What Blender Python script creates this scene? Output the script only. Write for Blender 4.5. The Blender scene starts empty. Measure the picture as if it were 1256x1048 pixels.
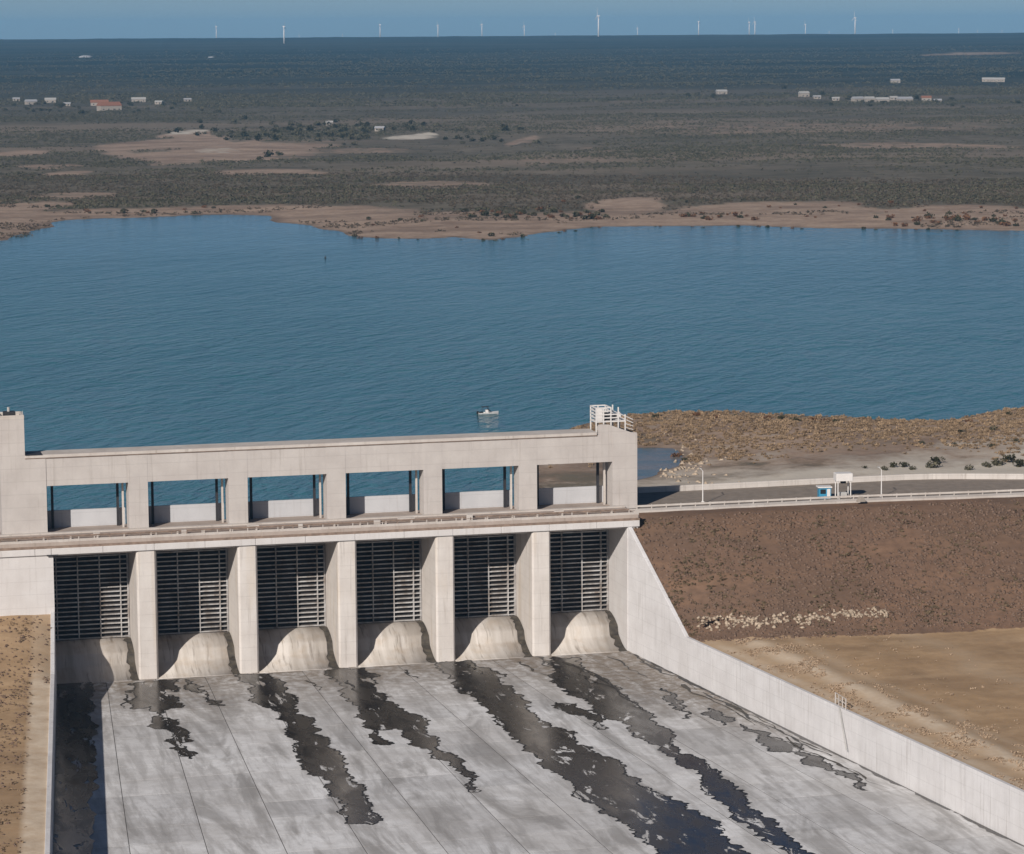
import bpy, math, random
import numpy as np
from mathutils import Vector, Matrix, noise

random.seed(7); rng = np.random.default_rng(7)
S = bpy.context.scene
COL = S.collection

# ------------------------------------------------------------------ camera
CAM = np.array([-47.768, -535.526, 118.479]); FPX = 3600.0; YAW, PIT, ROLL = 0.24656, 0.13296, -0.00649
FW = np.array([math.sin(YAW)*math.cos(PIT), math.cos(YAW)*math.cos(PIT), -math.sin(PIT)])
_r = np.array([math.cos(YAW), -math.sin(YAW), 0.0]); _u = np.cross(_r, FW)
RT = _r*math.cos(ROLL)+_u*math.sin(ROLL); UP = -_r*math.sin(ROLL)+_u*math.cos(ROLL)
cam = bpy.data.cameras.new('camera'); camo = bpy.data.objects.new('camera', cam); COL.objects.link(camo)
cam.sensor_width = 36.0; cam.sensor_fit = 'HORIZONTAL'; cam.lens = 36.0*FPX/1256.0
cam.clip_start = 1.0; cam.clip_end = 60000.0
M4 = Matrix.Identity(4)
for i in range(3):
    M4[i][0] = RT[i]; M4[i][1] = UP[i]; M4[i][2] = -FW[i]; M4[i][3] = CAM[i]
camo.matrix_world = M4; S.camera = camo

# ------------------------------------------------------------------ sky, sun, exposure
SUNV = Vector((-1.17, -1.5, 1.0)).normalized()            # towards the sun
SUN_EL = math.asin(SUNV.z); SUN_AZ = math.atan2(SUNV.x, SUNV.y)
w = bpy.data.worlds.new('World'); S.world = w; w.use_nodes = True
nt = w.node_tree; bg = nt.nodes['Background']
sky = nt.nodes.new('ShaderNodeTexSky'); sky.sky_type = 'NISHITA'; sky.sun_disc = False
sky.sun_elevation = SUN_EL; sky.sun_rotation = SUN_AZ; sky.altitude = 200
sky.air_density = 0.5; sky.dust_density = 0.4; sky.ozone_density = 3.0
nt.links.new(sky.outputs[0], bg.inputs[0]); bg.inputs[1].default_value = 0.052
sl = bpy.data.lights.new('sun', 'SUN'); sl.energy = 5.0; sl.angle = math.radians(0.6); sl.color = (1.0, 0.93, 0.86)
so = bpy.data.objects.new('sun', sl); COL.objects.link(so)
so.rotation_euler = (-SUNV).to_track_quat('-Z', 'Y').to_euler(); so.location = (-300, -400, 400)
S.view_settings.view_transform = 'Standard'; S.view_settings.look = 'None'
S.view_settings.exposure = 0.0; S.view_settings.gamma = 1.0
S.cycles.volume_bounces = 0; S.cycles.volume_step_rate = 1.0

# ------------------------------------------------------------------ helpers
def ray(px, py):
    return FW + RT*(px-628)/FPX + UP*(524-py)/FPX
def atz(px, py, z):
    d = ray(px, py); t = (z-CAM[2])/d[2]; return CAM+t*d
def aty(px, py, y):
    d = ray(px, py); t = (y-CAM[1])/d[1]; return CAM+t*d
def srgb(*c):
    return tuple(((v/255)/12.92 if v/255 <= 0.04045 else ((v/255+0.055)/1.055)**2.4) for v in c)

def link(o, parent=None):
    COL.objects.link(o)
    if parent is not None: o.parent = parent
    return o
def tag(o, label=None, cat=None, group=None, kind=None):
    if label: o['label'] = label
    if cat: o['category'] = cat
    if group: o['group'] = group
    if kind: o['kind'] = kind
    return o
def empty(name, loc=(0, 0, 0), rz=0.0):
    o = bpy.data.objects.new(name, None); o.empty_display_size = 0.5
    o.location = loc; o.rotation_euler = (0, 0, rz); return link(o)
def copy_tree(o, parent=None):
    c = o.copy(); link(c, parent)
    for ch in list(o.children): copy_tree(ch, c)
    return c

class MB:
    def __init__(s): s.v = []; s.f = []
    def add(s, vs, fs):
        b = len(s.v); s.v += [tuple(v) for v in vs]; s.f += [tuple(i+b for i in f) for f in fs]; return s
    def box(s, x0, x1, y0, y1, z0, z1, b=0.0):
        if b <= 0:
            vs = [(x, y, z) for z in (z0, z1) for y in (y0, y1) for x in (x0, x1)]
            return s.add(vs, [(0, 2, 3, 1), (4, 5, 7, 6), (0, 1, 5, 4), (2, 6, 7, 3), (0, 4, 6, 2), (1, 3, 7, 5)])
        vs = []                                           # vertical edges and top chamfered
        for z, k in ((z0, 0), (z1-b, 0), (z1, b)):
            X0, X1, Y0, Y1 = x0+k, x1-k, y0+k, y1-k
            vs += [(X0+b, Y0, z), (X1-b, Y0, z), (X1, Y0+b, z), (X1, Y1-b, z), (X1-b, Y1, z), (X0+b, Y1, z), (X0, Y1-b, z), (X0, Y0+b, z)]
        fs = [tuple(range(7, -1, -1)), tuple(range(16, 24))]
        for r in (0, 8):
            for i in range(8): fs.append((r+i, r+(i+1) % 8, r+8+(i+1) % 8, r+8+i))
        return s.add(vs, fs)
    def bar(s, a, b, wd, n=6, w2=None):
        a = Vector(a); b = Vector(b); d = (b-a).normalized()
        t = d.cross(Vector((0, 0, 1)) if abs(d.z) < 0.95 else Vector((1, 0, 0))).normalized(); q = d.cross(t)
        w2 = wd if w2 is None else w2; vs = []
        for p, r in ((a, wd/2), (b, w2/2)):
            for i in range(n):
                an = 2*math.pi*i/n; vs.append(p+t*math.cos(an)*r+q*math.sin(an)*r)
        fs = [(i, (i+1) % n, n+(i+1) % n, n+i) for i in range(n)]+[tuple(range(n-1, -1, -1)), tuple(range(n, 2*n))]
        return s.add(vs, fs)
    def prism(s, poly, axis, a0, a1):
        """poly of 2-D points extruded along axis 'x' (poly = y,z) or 'z' (poly = x,y)"""
        n = len(poly)
        if axis == 'x': vs = [(a0, p[0], p[1]) for p in poly]+[(a1, p[0], p[1]) for p in poly]
        elif axis == 'y': vs = [(p[0], a0, p[1]) for p in poly]+[(p[0], a1, p[1]) for p in poly]
        else: vs = [(p[0], p[1], a0) for p in poly]+[(p[0], p[1], a1) for p in poly]
        fs = [(i, (i+1) % n, n+(i+1) % n, n+i) for i in range(n)]+[tuple(range(n-1, -1, -1)), tuple(range(n, 2*n))]
        return s.add(vs, fs)
    def mesh(s, name, mat, smooth=False):
        me = bpy.data.meshes.new(name); me.from_pydata(s.v, [], s.f); me.update()
        if mat: me.materials.append(mat)
        import bmesh
        bm = bmesh.new(); bm.from_mesh(me); bmesh.ops.recalc_face_normals(bm, faces=bm.faces); bm.to_mesh(me); bm.free()
        if smooth: me.polygons.foreach_set('use_smooth', [True]*len(me.polygons))
        return me
    def build(s, name, mat, parent=None, smooth=False):
        return link(bpy.data.objects.new(name, s.mesh(name, mat, smooth)), parent)

def np_mesh(name, V, F, mat, smooth=False, attrs=None):
    """V (n,3), F (m,k) arrays -> object (not linked)"""
    me = bpy.data.meshes.new(name); V = np.asarray(V, np.float32); F = np.asarray(F, np.int32); k = F.shape[1]
    me.vertices.add(len(V)); me.vertices.foreach_set('co', V.ravel())
    me.loops.add(F.size); me.loops.foreach_set('vertex_index', F.ravel())
    me.polygons.add(len(F)); me.polygons.foreach_set('loop_start', np.arange(0, F.size, k, dtype=np.int32))
    me.polygons.foreach_set('loop_total', np.full(len(F), k, np.int32))
    if smooth: me.polygons.foreach_set('use_smooth', np.ones(len(F), bool))
    for an, arr in (attrs or {}).items():
        a = me.attributes.new(an, 'FLOAT', 'POINT'); a.data.foreach_set('value', np.asarray(arr, np.float32).ravel())
    me.update(calc_edges=True); me.validate()
    if mat: me.materials.append(mat)
    return bpy.data.objects.new(name, me)
def grid_faces(nx, ny):
    i, j = np.meshgrid(np.arange(nx-1), np.arange(ny-1)); a = (j*nx+i).ravel()
    return np.stack([a, a+1, a+1+nx, a+nx], 1)
def fbm(x, y, z=0.0, octv=4):
    return noise.fractal(Vector((x, y, z)), 1.0, 2.0, octv)
def fbm_arr(X, Y, sc, octv=3, off=0.0):
    return np.array([fbm(x*sc, y*sc, off, octv) for x, y in zip(X.ravel(), Y.ravel())]).reshape(X.shape)
def sstep(a, b, x):
    t = np.clip((x-a)/(b-a), 0, 1); return t*t*(3-2*t)

# ------------------------------------------------------------------ materials
class NT:
    def __init__(s, name, rough=0.85, spec=0.25):
        s.m = bpy.data.materials.new(name); s.m.use_nodes = True; s.t = s.m.node_tree
        s.b = s.t.nodes['Principled BSDF']; s.b.inputs['Roughness'].default_value = rough
        s.b.inputs['Specular IOR Level'].default_value = spec
    def n(s, typ, **kw):
        nd = s.t.nodes.new(typ)
        for k, v in kw.items(): setattr(nd, k, v)
        return nd
    def l(s, a, b): s.t.links.new(a, b)
    def pos(s, scale=(1, 1, 1), rot=(0, 0, 0), obj=False):
        tc = s.n('ShaderNodeTexCoord') if obj else s.n('ShaderNodeNewGeometry'); mp = s.n('ShaderNodeMapping')
        mp.inputs['Scale'].default_value = scale; mp.inputs['Rotation'].default_value = rot
        s.l(tc.outputs['Object'] if obj else tc.outputs['Position'], mp.inputs['Vector']); return mp.outputs[0]
    def noise(s, vec, scale, detail=4, rough=0.55, dist=0.0):
        nd = s.n('ShaderNodeTexNoise'); nd.inputs['Scale'].default_value = scale; nd.inputs['Detail'].default_value = detail
        nd.inputs['Roughness'].default_value = rough; nd.inputs['Distortion'].default_value = dist
        s.l(vec, nd.inputs['Vector']); return nd.outputs['Fac']
    def ramp(s, fac, stops):
        r = s.n('ShaderNodeValToRGB'); e = r.color_ramp.elements
        while len(e) < len(stops): e.new(0.5)
        for el, (p, c) in zip(e, stops):
            el.position = p; el.color = (*c, 1) if isinstance(c, tuple) else (c, c, c, 1)
        s.l(fac, r.inputs[0]); return r.outputs[0]
    def mix(s, fac, a, b, blend='MIX'):
        m = s.n('ShaderNodeMix', data_type='RGBA', blend_type=blend)
        for sock, v in ((m.inputs[0], fac), (m.inputs[6], a), (m.inputs[7], b)):
            if isinstance(v, (int, float)): sock.default_value = v
            elif isinstance(v, tuple): sock.default_value = (*v, 1)
            else: s.l(v, sock)
        return m.outputs[2]
    def attr(s, name): return s.n('ShaderNodeAttribute', attribute_name=name).outputs['Fac']
    def math(s, op, a, b=0.0, clamp=False):
        m = s.n('ShaderNodeMath', operation=op, use_clamp=clamp)
        for i, v in enumerate((a, b)):
            if isinstance(v, (int, float)): m.inputs[i].default_value = v
            else: s.l(v, m.inputs[i])
        return m.outputs[0]
    def objrand(s): return s.n('ShaderNodeObjectInfo').outputs['Random']
    def color(s, c):
        if isinstance(c, tuple): s.b.inputs['Base Color'].default_value = (*c, 1)
        else: s.l(c, s.b.inputs['Base Color'])
    def bump(s, h, strength=0.3, dist=0.05):
        bp = s.n('ShaderNodeBump'); bp.inputs['Strength'].default_value = strength; bp.inputs['Distance'].default_value = dist
        s.l(h, bp.inputs['Height']); s.l(bp.outputs[0], s.b.inputs['Normal'])

def concrete(name, base, dark, streak=0.5, warm=None, rnd=0.0):
    k = NT(name, 0.9, 0.2)
    p = k.pos(); n1 = k.noise(p, 0.22, 6, 0.6); n2 = k.noise(k.pos((1, 1, 0.09)), 0.9, 4, 0.6)
    n3 = k.noise(p, 3.0, 4, 0.7)
    c = k.mix(k.ramp(n1, [(0.36, 0.0), (0.68, 0.75)]), base, dark)
    c = k.mix(k.math('MULTIPLY', k.ramp(n2, [(0.52, 0.0), (0.76, 1.0)]), streak), c, tuple(v*0.7 for v in dark))
    if warm: c = k.mix(k.ramp(k.noise(k.pos((1, 1, 0.12)), 0.45, 4), [(0.52, 0.0), (0.72, 0.5)]), c, warm)
    c = k.mix(k.math('MULTIPLY', n3, 0.25), c, tuple(v*0.8 for v in dark))
    sx = k.n('ShaderNodeSeparateXYZ'); k.l(k.n('ShaderNodeNewGeometry').outputs['Position'], sx.inputs[0])
    fr = k.math('FRACT', k.math('ADD', k.math('DIVIDE', sx.outputs[2], 2.44), k.math('MULTIPLY', n1, 0.02)))   # lift joints of the pours
    c = k.mix(k.math('MULTIPLY', k.math('LESS_THAN', fr, 0.035), 0.28), c, tuple(v*0.55 for v in dark))
    st2 = k.noise(k.pos((1, 1, 0.035)), 1.7, 5, 0.7); c = k.mix(k.math('MULTIPLY', k.ramp(st2, [(0.56, 0.0), (0.70, 1.0)]), min(0.6, streak+0.12)), c, (0.20, 0.165, 0.135))
    if rnd:
        g = k.ramp(k.objrand(), [(0.0, 1.0-rnd), (1.0, 1.0)]); c = k.mix(1.0, c, g, 'MULTIPLY')
    k.color(c); k.bump(n3, 0.25, 0.04); return k.m
def plain(name, c, rough=0.6, spec=0.3, metal=0.0, var=0.15, sc=1.2):
    k = NT(name, rough, spec); k.b.inputs['Metallic'].default_value = metal
    n = k.noise(k.pos(), sc, 4); k.color(k.mix(k.ramp(n, [(0.3, 0.0), (0.75, 1.0)]), c, tuple(v*(1-var*2) for v in c))); return k.m

MAT = {}
MAT['pier'] = concrete('pier_concrete', (0.62, 0.58, 0.54), (0.50, 0.455, 0.415), 0.35, (0.52, 0.42, 0.30))
MAT['gantry'] = concrete('gantry_concrete', (0.50, 0.465, 0.435), (0.41, 0.375, 0.35), 0.2)
MAT['white'] = concrete('whitewashed_concrete', (0.60, 0.58, 0.565), (0.52, 0.49, 0.47), 0.15)
MAT['wall'] = concrete('wall_concrete', (0.66, 0.645, 0.64), (0.54, 0.52, 0.51), 0.3, None, 0.06)
MAT['cap'] = concrete('cap_concrete', (0.55, 0.51, 0.47), (0.42, 0.37, 0.33), 0.3)
MAT['cap_pale'] = concrete('pale_parapet', (0.56, 0.52, 0.48), (0.46, 0.42, 0.385), 0.3)
MAT['deck'] = concrete('deck_concrete', (0.42, 0.355, 0.31), (0.30, 0.245, 0.21), 0.3)
MAT['parapet'] = concrete('parapet_concrete', (0.50, 0.50, 0.51), (0.43, 0.43, 0.44), 0.1)
MAT['dark_steel'] = plain('dark_steel_paint', (0.035, 0.033, 0.036), 0.6, 0.3)
MAT['gate_skin'] = plain('gate_skin_plate', (0.045, 0.04, 0.038), 0.7, 0.2, var=0.3, sc=0.4)
def rib_mat():
    k = NT('gate_girder_paint', 0.55, 0.3); n = k.noise(k.pos((0.5, 1, 0.25)), 0.9, 5, 0.7)
    c = k.mix(k.ramp(n, [(0.4, 0.0), (0.66, 1.0)]), (0.50, 0.49, 0.48), (0.24, 0.20, 0.17))
    k.color(k.mix(1.0, c, k.ramp(k.objrand(), [(0.0, 0.7), (1.0, 1.0)]), 'MULTIPLY')); return k.m
MAT['gate_rib'] = rib_mat()
MAT['rust'] = plain('rusty_pipe', (0.28, 0.205, 0.16), 0.8, 0.2, var=0.25)
MAT['white_paint'] = plain('white_paint', (0.66, 0.635, 0.61), 0.5, 0.3, var=0.06)
MAT['galv'] = plain('galvanised_steel', (0.42, 0.41, 0.39), 0.5, 0.4, var=0.1)
MAT['asphalt'] = plain('worn_asphalt', (0.27, 0.225, 0.185), 0.9, 0.2, var=0.15, sc=0.5)
MAT['blue'] = plain('blue_paint', (0.05, 0.28, 0.45), 0.5, 0.3, var=0.15)
MAT['glass'] = plain('dark_glass', (0.02, 0.025, 0.03), 0.1, 0.5, var=0.1)
MAT['black'] = plain('black_rubber', (0.012, 0.012, 0.013), 0.6, 0.3)
MAT['roof_red'] = plain('clay_roof', (0.26, 0.12, 0.075), 0.8, 0.2)
MAT['roof_grey'] = plain('grey_sheet_roof', (0.35, 0.35, 0.36), 0.6, 0.3)
MAT['roof_white'] = plain('white_sheet_roof', (0.40, 0.39, 0.37), 0.5, 0.3)
MAT['stucco'] = plain('pale_stucco', (0.33, 0.29, 0.25), 0.9, 0.2)
MAT['rubble'] = plain('pale_rubble', (0.50, 0.40, 0.30), 0.95, 0.1, var=0.28)

# apron slab: pale, mottled, each slab its own tone
def slab_mat():
    k = NT('apron_slab', 0.85, 0.25)
    p = k.pos(); n1 = k.noise(p, 0.055, 6, 0.65, 0.6); n2 = k.noise(k.pos((1, 0.12, 1), (0, 0, 0.06)), 0.5, 5, 0.65, 0.4)
    n3 = k.noise(p, 0.5, 5, 0.7); n4 = k.noise(k.pos((1, 0.2, 1), (0, 0, -0.05)), 0.12, 5, 0.6, 1.0)
    c = k.mix(k.ramp(n1, [(0.38, 0.0), (0.62, 1.0)]), (0.76, 0.755, 0.75), (0.56, 0.545, 0.53))
    c = k.mix(k.math('MULTIPLY', k.ramp(n2, [(0.46, 0.0), (0.62, 1.0)]), 0.6), c, (0.37, 0.355, 0.34))
    c = k.mix(k.math('MULTIPLY', k.ramp(n4, [(0.52, 0.0), (0.62, 1.0)]), 0.62), c, (0.26, 0.245, 0.23))
    c = k.mix(k.math('MULTIPLY', k.ramp(n3, [(0.45, 0.0), (0.7, 1.0)]), 0.28), c, (0.30, 0.28, 0.26))
    g = k.ramp(k.objrand(), [(0.0, (0.80, 0.80, 0.805)), (1.0, (1.0, 1.0, 1.0))]); c = k.mix(1.0, c, g, 'MULTIPLY')
    # the strip below the crest is browner and dirtier
    sx = k.n('ShaderNodeSeparateXYZ'); k.l(k.n('ShaderNodeNewGeometry').outputs['Position'], sx.inputs[0])
    near = k.n('ShaderNodeMapRange'); near.inputs[1].default_value = -42; near.inputs[2].default_value = 0
    k.l(k.math('ADD', sx.outputs[1], k.math('MINIMUM', k.math('MULTIPLY', k.math('MAXIMUM', k.math('SUBTRACT', sx.outputs[0], 84.0), 0.0), 1.5), 58.0)), near.inputs[0])
    dirt = k.math('MULTIPLY', near.outputs[0], k.ramp(n3, [(0.34, 0.12), (0.56, 1.0)]))
    c = k.mix(k.math('MULTIPLY', k.math('MINIMUM', dirt, 1.0), 0.85), c, (0.19, 0.15, 0.112))
    k.color(c); k.bump(n3, 0.25, 0.05); return k.m
MAT['slab'] = slab_mat()
def ogee_mat():
    k = NT('ogee_concrete', 0.85, 0.25)
    n1 = k.noise(k.pos((1, 0.08, 0.08)), 0.5, 5, 0.6); n2 = k.noise(k.pos((1, 0.1, 0.1)), 1.4, 4, 0.6); n3 = k.noise(k.pos(), 0.35, 5)
    c = k.mix(k.ramp(n1, [(0.4, 0.0), (0.62, 1.0)]), (0.56, 0.52, 0.475), (0.42, 0.38, 0.335))
    c = k.mix(k.math('MULTIPLY', k.ramp(n2, [(0.56, 0.0), (0.68, 1.0)]), 0.6), c, (0.16, 0.13, 0.10))
    c = k.mix(k.math('MULTIPLY', k.ramp(n3, [(0.5, 0.0), (0.7, 1.0)]), 0.4), c, (0.40, 0.31, 0.22))
    k.color(c); return k.m
MAT['ogee'] = ogee_mat()
def joint_mat():
    k = NT('joint_filler', 0.95, 0.1); k.color((0.10, 0.095, 0.09)); return k.m
MAT['joint'] = joint_mat()
def wet_mat():
    k = NT('wet_concrete', 0.2, 0.5); p = k.pos((1, 0.35, 1)); n = k.noise(p, 0.3, 5, 0.65, 0.5); n2 = k.noise(k.pos(), 1.6, 4, 0.7)
    c = k.mix(k.ramp(n, [(0.35, 0.0), (0.7, 1.0)]), (0.018, 0.015, 0.013), (0.048, 0.039, 0.030))
    c = k.mix(k.math('MULTIPLY', k.ramp(n2, [(0.5, 0.0), (0.75, 1.0)]), 0.35), c, (0.10, 0.085, 0.06))
    k.color(c); k.l(k.ramp(n, [(0.3, 0.12), (0.75, 0.42)]), k.b.inputs['Roughness']); k.bump(n2, 0.12, 0.01)
    hole = k.noise(k.pos((1, 0.28, 1), (0, 0, 0.08)), 0.33, 6, 0.72, 0.7); tr = k.n('ShaderNodeBsdfTransparent'); mx = k.n('ShaderNodeMixShader')
    k.l(k.ramp(hole, [(0.585, 0.0), (0.605, 1.0)]), mx.inputs[0]); k.l(k.b.outputs[0], mx.inputs[1]); k.l(tr.outputs[0], mx.inputs[2])   # dry spots where the film has gone
    k.l(mx.outputs[0], k.t.nodes['Material Output'].inputs['Surface']); return k.m
MAT['wet'] = wet_mat()
MAT['damp'] = plain('damp_concrete', (0.022, 0.019, 0.017), 0.45, 0.4, var=0.2)
def stain_mat():
    k = NT('damp_stain', 0.6, 0.3); n = k.noise(k.pos(), 0.8, 5, 0.65)
    k.color(k.mix(k.ramp(n, [(0.35, 0.0), (0.7, 1.0)]), (0.03, 0.026, 0.022), (0.10, 0.085, 0.065))); return k.m
MAT['stain'] = stain_mat()
def earth_mat(name, a, b, c3, sc=0.2, bumpd=0.25, track=False):
    k = NT(name, 0.95, 0.1); p = k.pos(); n1 = k.noise(p, sc*0.25, 5, 0.6, 0.4); n2 = k.noise(p, sc*2.2, 6, 0.7); n3 = k.noise(k.pos((0.25, 1, 1), (0, 0, 0.15)), sc, 5, 0.65)
    c = k.mix(k.ramp(n1, [(0.35, 0.0), (0.65, 1.0)]), a, b)
    c = k.mix(k.math('MULTIPLY', k.ramp(n3, [(0.45, 0.0), (0.68, 1.0)]), 0.6), c, c3)
    c = k.mix(k.math('MULTIPLY', k.ramp(n2, [(0.42, 0.0), (0.66, 1.0)]), 0.45), c, tuple(v*0.55 for v in a))
    if track:
        t = k.attr('track'); tn = k.math('MULTIPLY', t, k.ramp(n2, [(0.3, 0.35), (0.62, 1.0)]))
        c = k.mix(tn, c, (0.62, 0.51, 0.385))
        e = k.mix(k.ramp(n1, [(0.35, 0.0), (0.65, 1.0)]), (0.19, 0.118, 0.080), (0.122, 0.084, 0.062))
        e = k.mix(k.math('MULTIPLY', k.ramp(n3, [(0.45, 0.0), (0.68, 1.0)]), 0.6), e, (0.27, 0.162, 0.10))
        e = k.mix(k.math('MULTIPLY', k.ramp(k.noise(p, 0.66, 6, 0.7), [(0.42, 0.0), (0.66, 1.0)]), 0.5), e, (0.095, 0.062, 0.045))
        sf = k.ramp(k.math('ADD', k.attr('slope'), k.math('MULTIPLY', k.math('SUBTRACT', n2, 0.5), 1.3)), [(0.4, 0.0), (0.62, 1.0)])
        c = k.mix(sf, c, e)
    k.color(c); k.bump(n2, 0.6, bumpd); return k.m
MAT['plain_soil'] = earth_mat('brown_soil', (0.41, 0.275, 0.158), (0.31, 0.206, 0.122), (0.50, 0.355, 0.22), 0.14, 0.2, True)
MAT['stone'] = None

def ground_mat():
    k = NT('ground_soil', 0.95, 0.1); p = k.pos(); n1 = k.noise(p, 0.008, 6, 0.6); n2 = k.noise(p, 0.06, 6, 0.7); n4 = k.noise(p, 0.35, 4, 0.7)
    st = k.noise(k.pos((0.2, 1, 1), (0, 0, 0.18)), 0.004, 5, 0.6)
    sand = k.attr('sand'); far = k.attr('far')
    scrub = k.mix(k.ramp(n1, [(0.35, 0.0), (0.65, 1.0)]), (0.10, 0.088, 0.064), (0.175, 0.148, 0.112))
    scrub = k.mix(k.ramp(n2, [(0.42, 0.0), (0.64, 0.75)]), scrub, (0.07, 0.062, 0.042))
    scrub = k.mix(k.math('MULTIPLY', k.ramp(st, [(0.5, 0.0), (0.62, 1.0)]), 0.7), scrub, (0.21, 0.165, 0.125))
    fa = k.mix(k.ramp(st, [(0.40, 0.0), (0.62, 1.0)]), (0.018, 0.024, 0.018), (0.05, 0.052, 0.04))
    scrub = k.mix(far, scrub, fa)
    sd = k.mix(k.ramp(n2, [(0.35, 0.0), (0.68, 1.0)]), (0.40, 0.30, 0.225), (0.25, 0.18, 0.135))
    sd = k.mix(k.math('MULTIPLY', k.ramp(n4, [(0.5, 0.0), (0.7, 1.0)]), 0.55), sd, (0.16, 0.105, 0.075))
    sd = k.mix(k.math('MULTIPLY', k.ramp(k.noise(k.pos((0.3, 1, 1), (0, 0, 0.12)), 0.03, 5, 0.7), [(0.45, 0.0), (0.62, 1.0)]), 0.6), sd, (0.15, 0.105, 0.078))
    sm = k.math('ADD', k.math('MULTIPLY', sand, 1.7), k.math('MULTIPLY', k.math('SUBTRACT', n2, 0.5), 2.2))
    sm = k.ramp(sm, [(0.55, 0.0), (0.95, 1.0)])
    c = k.mix(sm, scrub, sd)
    pale = k.attr('pale'); c = k.mix(k.ramp(k.math('ADD', pale, k.math('MULTIPLY', k.math('SUBTRACT', n2, 0.5), 1.0)), [(0.5, 0.0), (0.8, 1.0)]), c, (0.50, 0.45, 0.38))
    wetm = k.attr('wetedge'); c = k.mix(k.math('MULTIPLY', wetm, 0.75), c, (0.07, 0.05, 0.038))
    k.color(c); k.bump(n4, 0.5, 0.4); return k.m
MAT['ground'] = ground_mat()
def water_mat():
    k = NT('lake_water', 0.1, 0.5); k.b.inputs['IOR'].default_value = 1.33
    def wpos(rot, st):
        mp = k.n('ShaderNodeMapping'); mp.vector_type = 'TEXTURE'; mp.inputs['Rotation'].default_value = (0, 0, rot); mp.inputs['Scale'].default_value = (st, 1, 1)
        k.l(k.n('ShaderNodeNewGeometry').outputs['Position'], mp.inputs['Vector']); return mp.outputs[0]
    big = k.noise(k.pos((1, 1, 1)), 0.006, 4, 0.6)
    k.color(k.mix(k.ramp(big, [(0.35, 0.0), (0.7, 1.0)]), (0.028, 0.122, 0.15), (0.055, 0.165, 0.20)))
    a = k.noise(wpos(0.95, 2.6), 0.25, 3, 0.55, 0.5); b = k.noise(wpos(0.2, 1.6), 0.8, 3, 0.6); cc = k.noise(wpos(1.0, 2.4), 0.085, 2, 0.5, 0.5)
    calm = k.noise(wpos(0.3, 2.5), 0.011, 3, 0.55)
    h = k.math('ADD', k.math('MULTIPLY', a, k.ramp(calm, [(0.3, 0.55), (0.7, 1.3)])), k.math('ADD', k.math('MULTIPLY', b, 0.16), k.math('MULTIPLY', cc, 1.1)))
    sy = k.n('ShaderNodeSeparateXYZ'); k.l(k.n('ShaderNodeNewGeometry').outputs['Position'], sy.inputs[0])
    sh = k.n('ShaderNodeMapRange'); sh.inputs[1].default_value = 420; sh.inputs[2].default_value = 1020; sh.inputs[3].default_value = 1.0; sh.inputs[4].default_value = 0.16   # calmer in the lee of the far shore
    k.l(k.math('ADD', sy.outputs[1], k.math('MULTIPLY', k.math('SUBTRACT', calm, 0.5), 500.0)), sh.inputs[0])
    k.bump(k.math('MULTIPLY', h, sh.outputs[0]), 1.0, 2.2); return k.m
MAT['water'] = water_mat()
def murky_mat():
    k = NT('murky_shallow_water', 0.25, 0.4); n = k.noise(k.pos((0.5, 1, 1)), 0.12, 5, 0.65, 0.5)
    k.color(k.mix(k.ramp(n, [(0.38, 0.0), (0.62, 1.0)]), (0.085, 0.125, 0.13), (0.19, 0.165, 0.14))); k.bump(k.noise(k.pos(), 0.8, 3), 0.4, 0.2); return k.m
MAT['murky'] = murky_mat()
def leaf_mat(name, a, b):
    k = NT(name, 0.9, 0.1); t = k.attr('tone'); r = k.objrand(); n = k.noise(k.pos(), 1.3, 3)
    f = k.math('ADD', k.math('MULTIPLY', t, 0.75), k.math('MULTIPLY', n, 0.25)); k.color(k.mix(f, a, b)); return k.m
MAT['leaf_far'] = leaf_mat('scrub_leaves', (0.040, 0.040, 0.025), (0.125, 0.112, 0.075))
MAT['leaf_band'] = leaf_mat('belt_brush_leaves', (0.045, 0.038, 0.027), (0.115, 0.088, 0.062))
MAT['leaf_dry'] = leaf_mat('dry_brush_leaves', (0.12, 0.086, 0.056), (0.36, 0.255, 0.16))
MAT['leaf_dark'] = leaf_mat('bush_leaves', (0.024, 0.026, 0.014), (0.062, 0.056, 0.032))
MAT['leaf_rust'] = leaf_mat('rusty_bush_leaves', (0.085, 0.045, 0.026), (0.17, 0.09, 0.05))
MAT['grass'] = leaf_mat('dry_grass', (0.26, 0.18, 0.12), (0.46, 0.35, 0.245))
MAT['leaf_slope'] = leaf_mat('slope_tuft_leaves', (0.07, 0.055, 0.035), (0.20, 0.145, 0.09))
MAT['stone'] = leaf_mat('riprap_stone', (0.075, 0.052, 0.039), (0.22, 0.148, 0.108))
MAT['bark'] = plain('bush_bark', (0.06, 0.045, 0.035), 0.95, 0.1)

# ------------------------------------------------------------------ dimensions of the dam (metres)
L, W = 18.9, 15.24; NB = 6
XL, XR = 0.0, L*(NB-1)+W                       # inner faces of the end bays
YG, ZC, ZU, ZD = 12.6, 5.57, 24.56, 26.7       # gate plane, crest, underside and top of deck
ZO, ZB = 35.6, 41.0                            # underside and top of the gantry beam
ZW = 17.0                                      # lake level
SL, SR = 0.100, 0.115                          # flare of the chute walls
def wall_x(side, y):
    d = max(0.0, -y); return XL-SL*d if side < 0 else XR+0.15+SR*d
def wall_z(y, side=1):
    if y >= 0: return ZU-0.1
    if side < 0: return 13.7+(13.7-7.9)*max(y, -27.0)/27.0
    if y > -27: return ZU-0.1+(ZU-0.1-7.9)*(y/27.0)
    return 7.9

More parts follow.
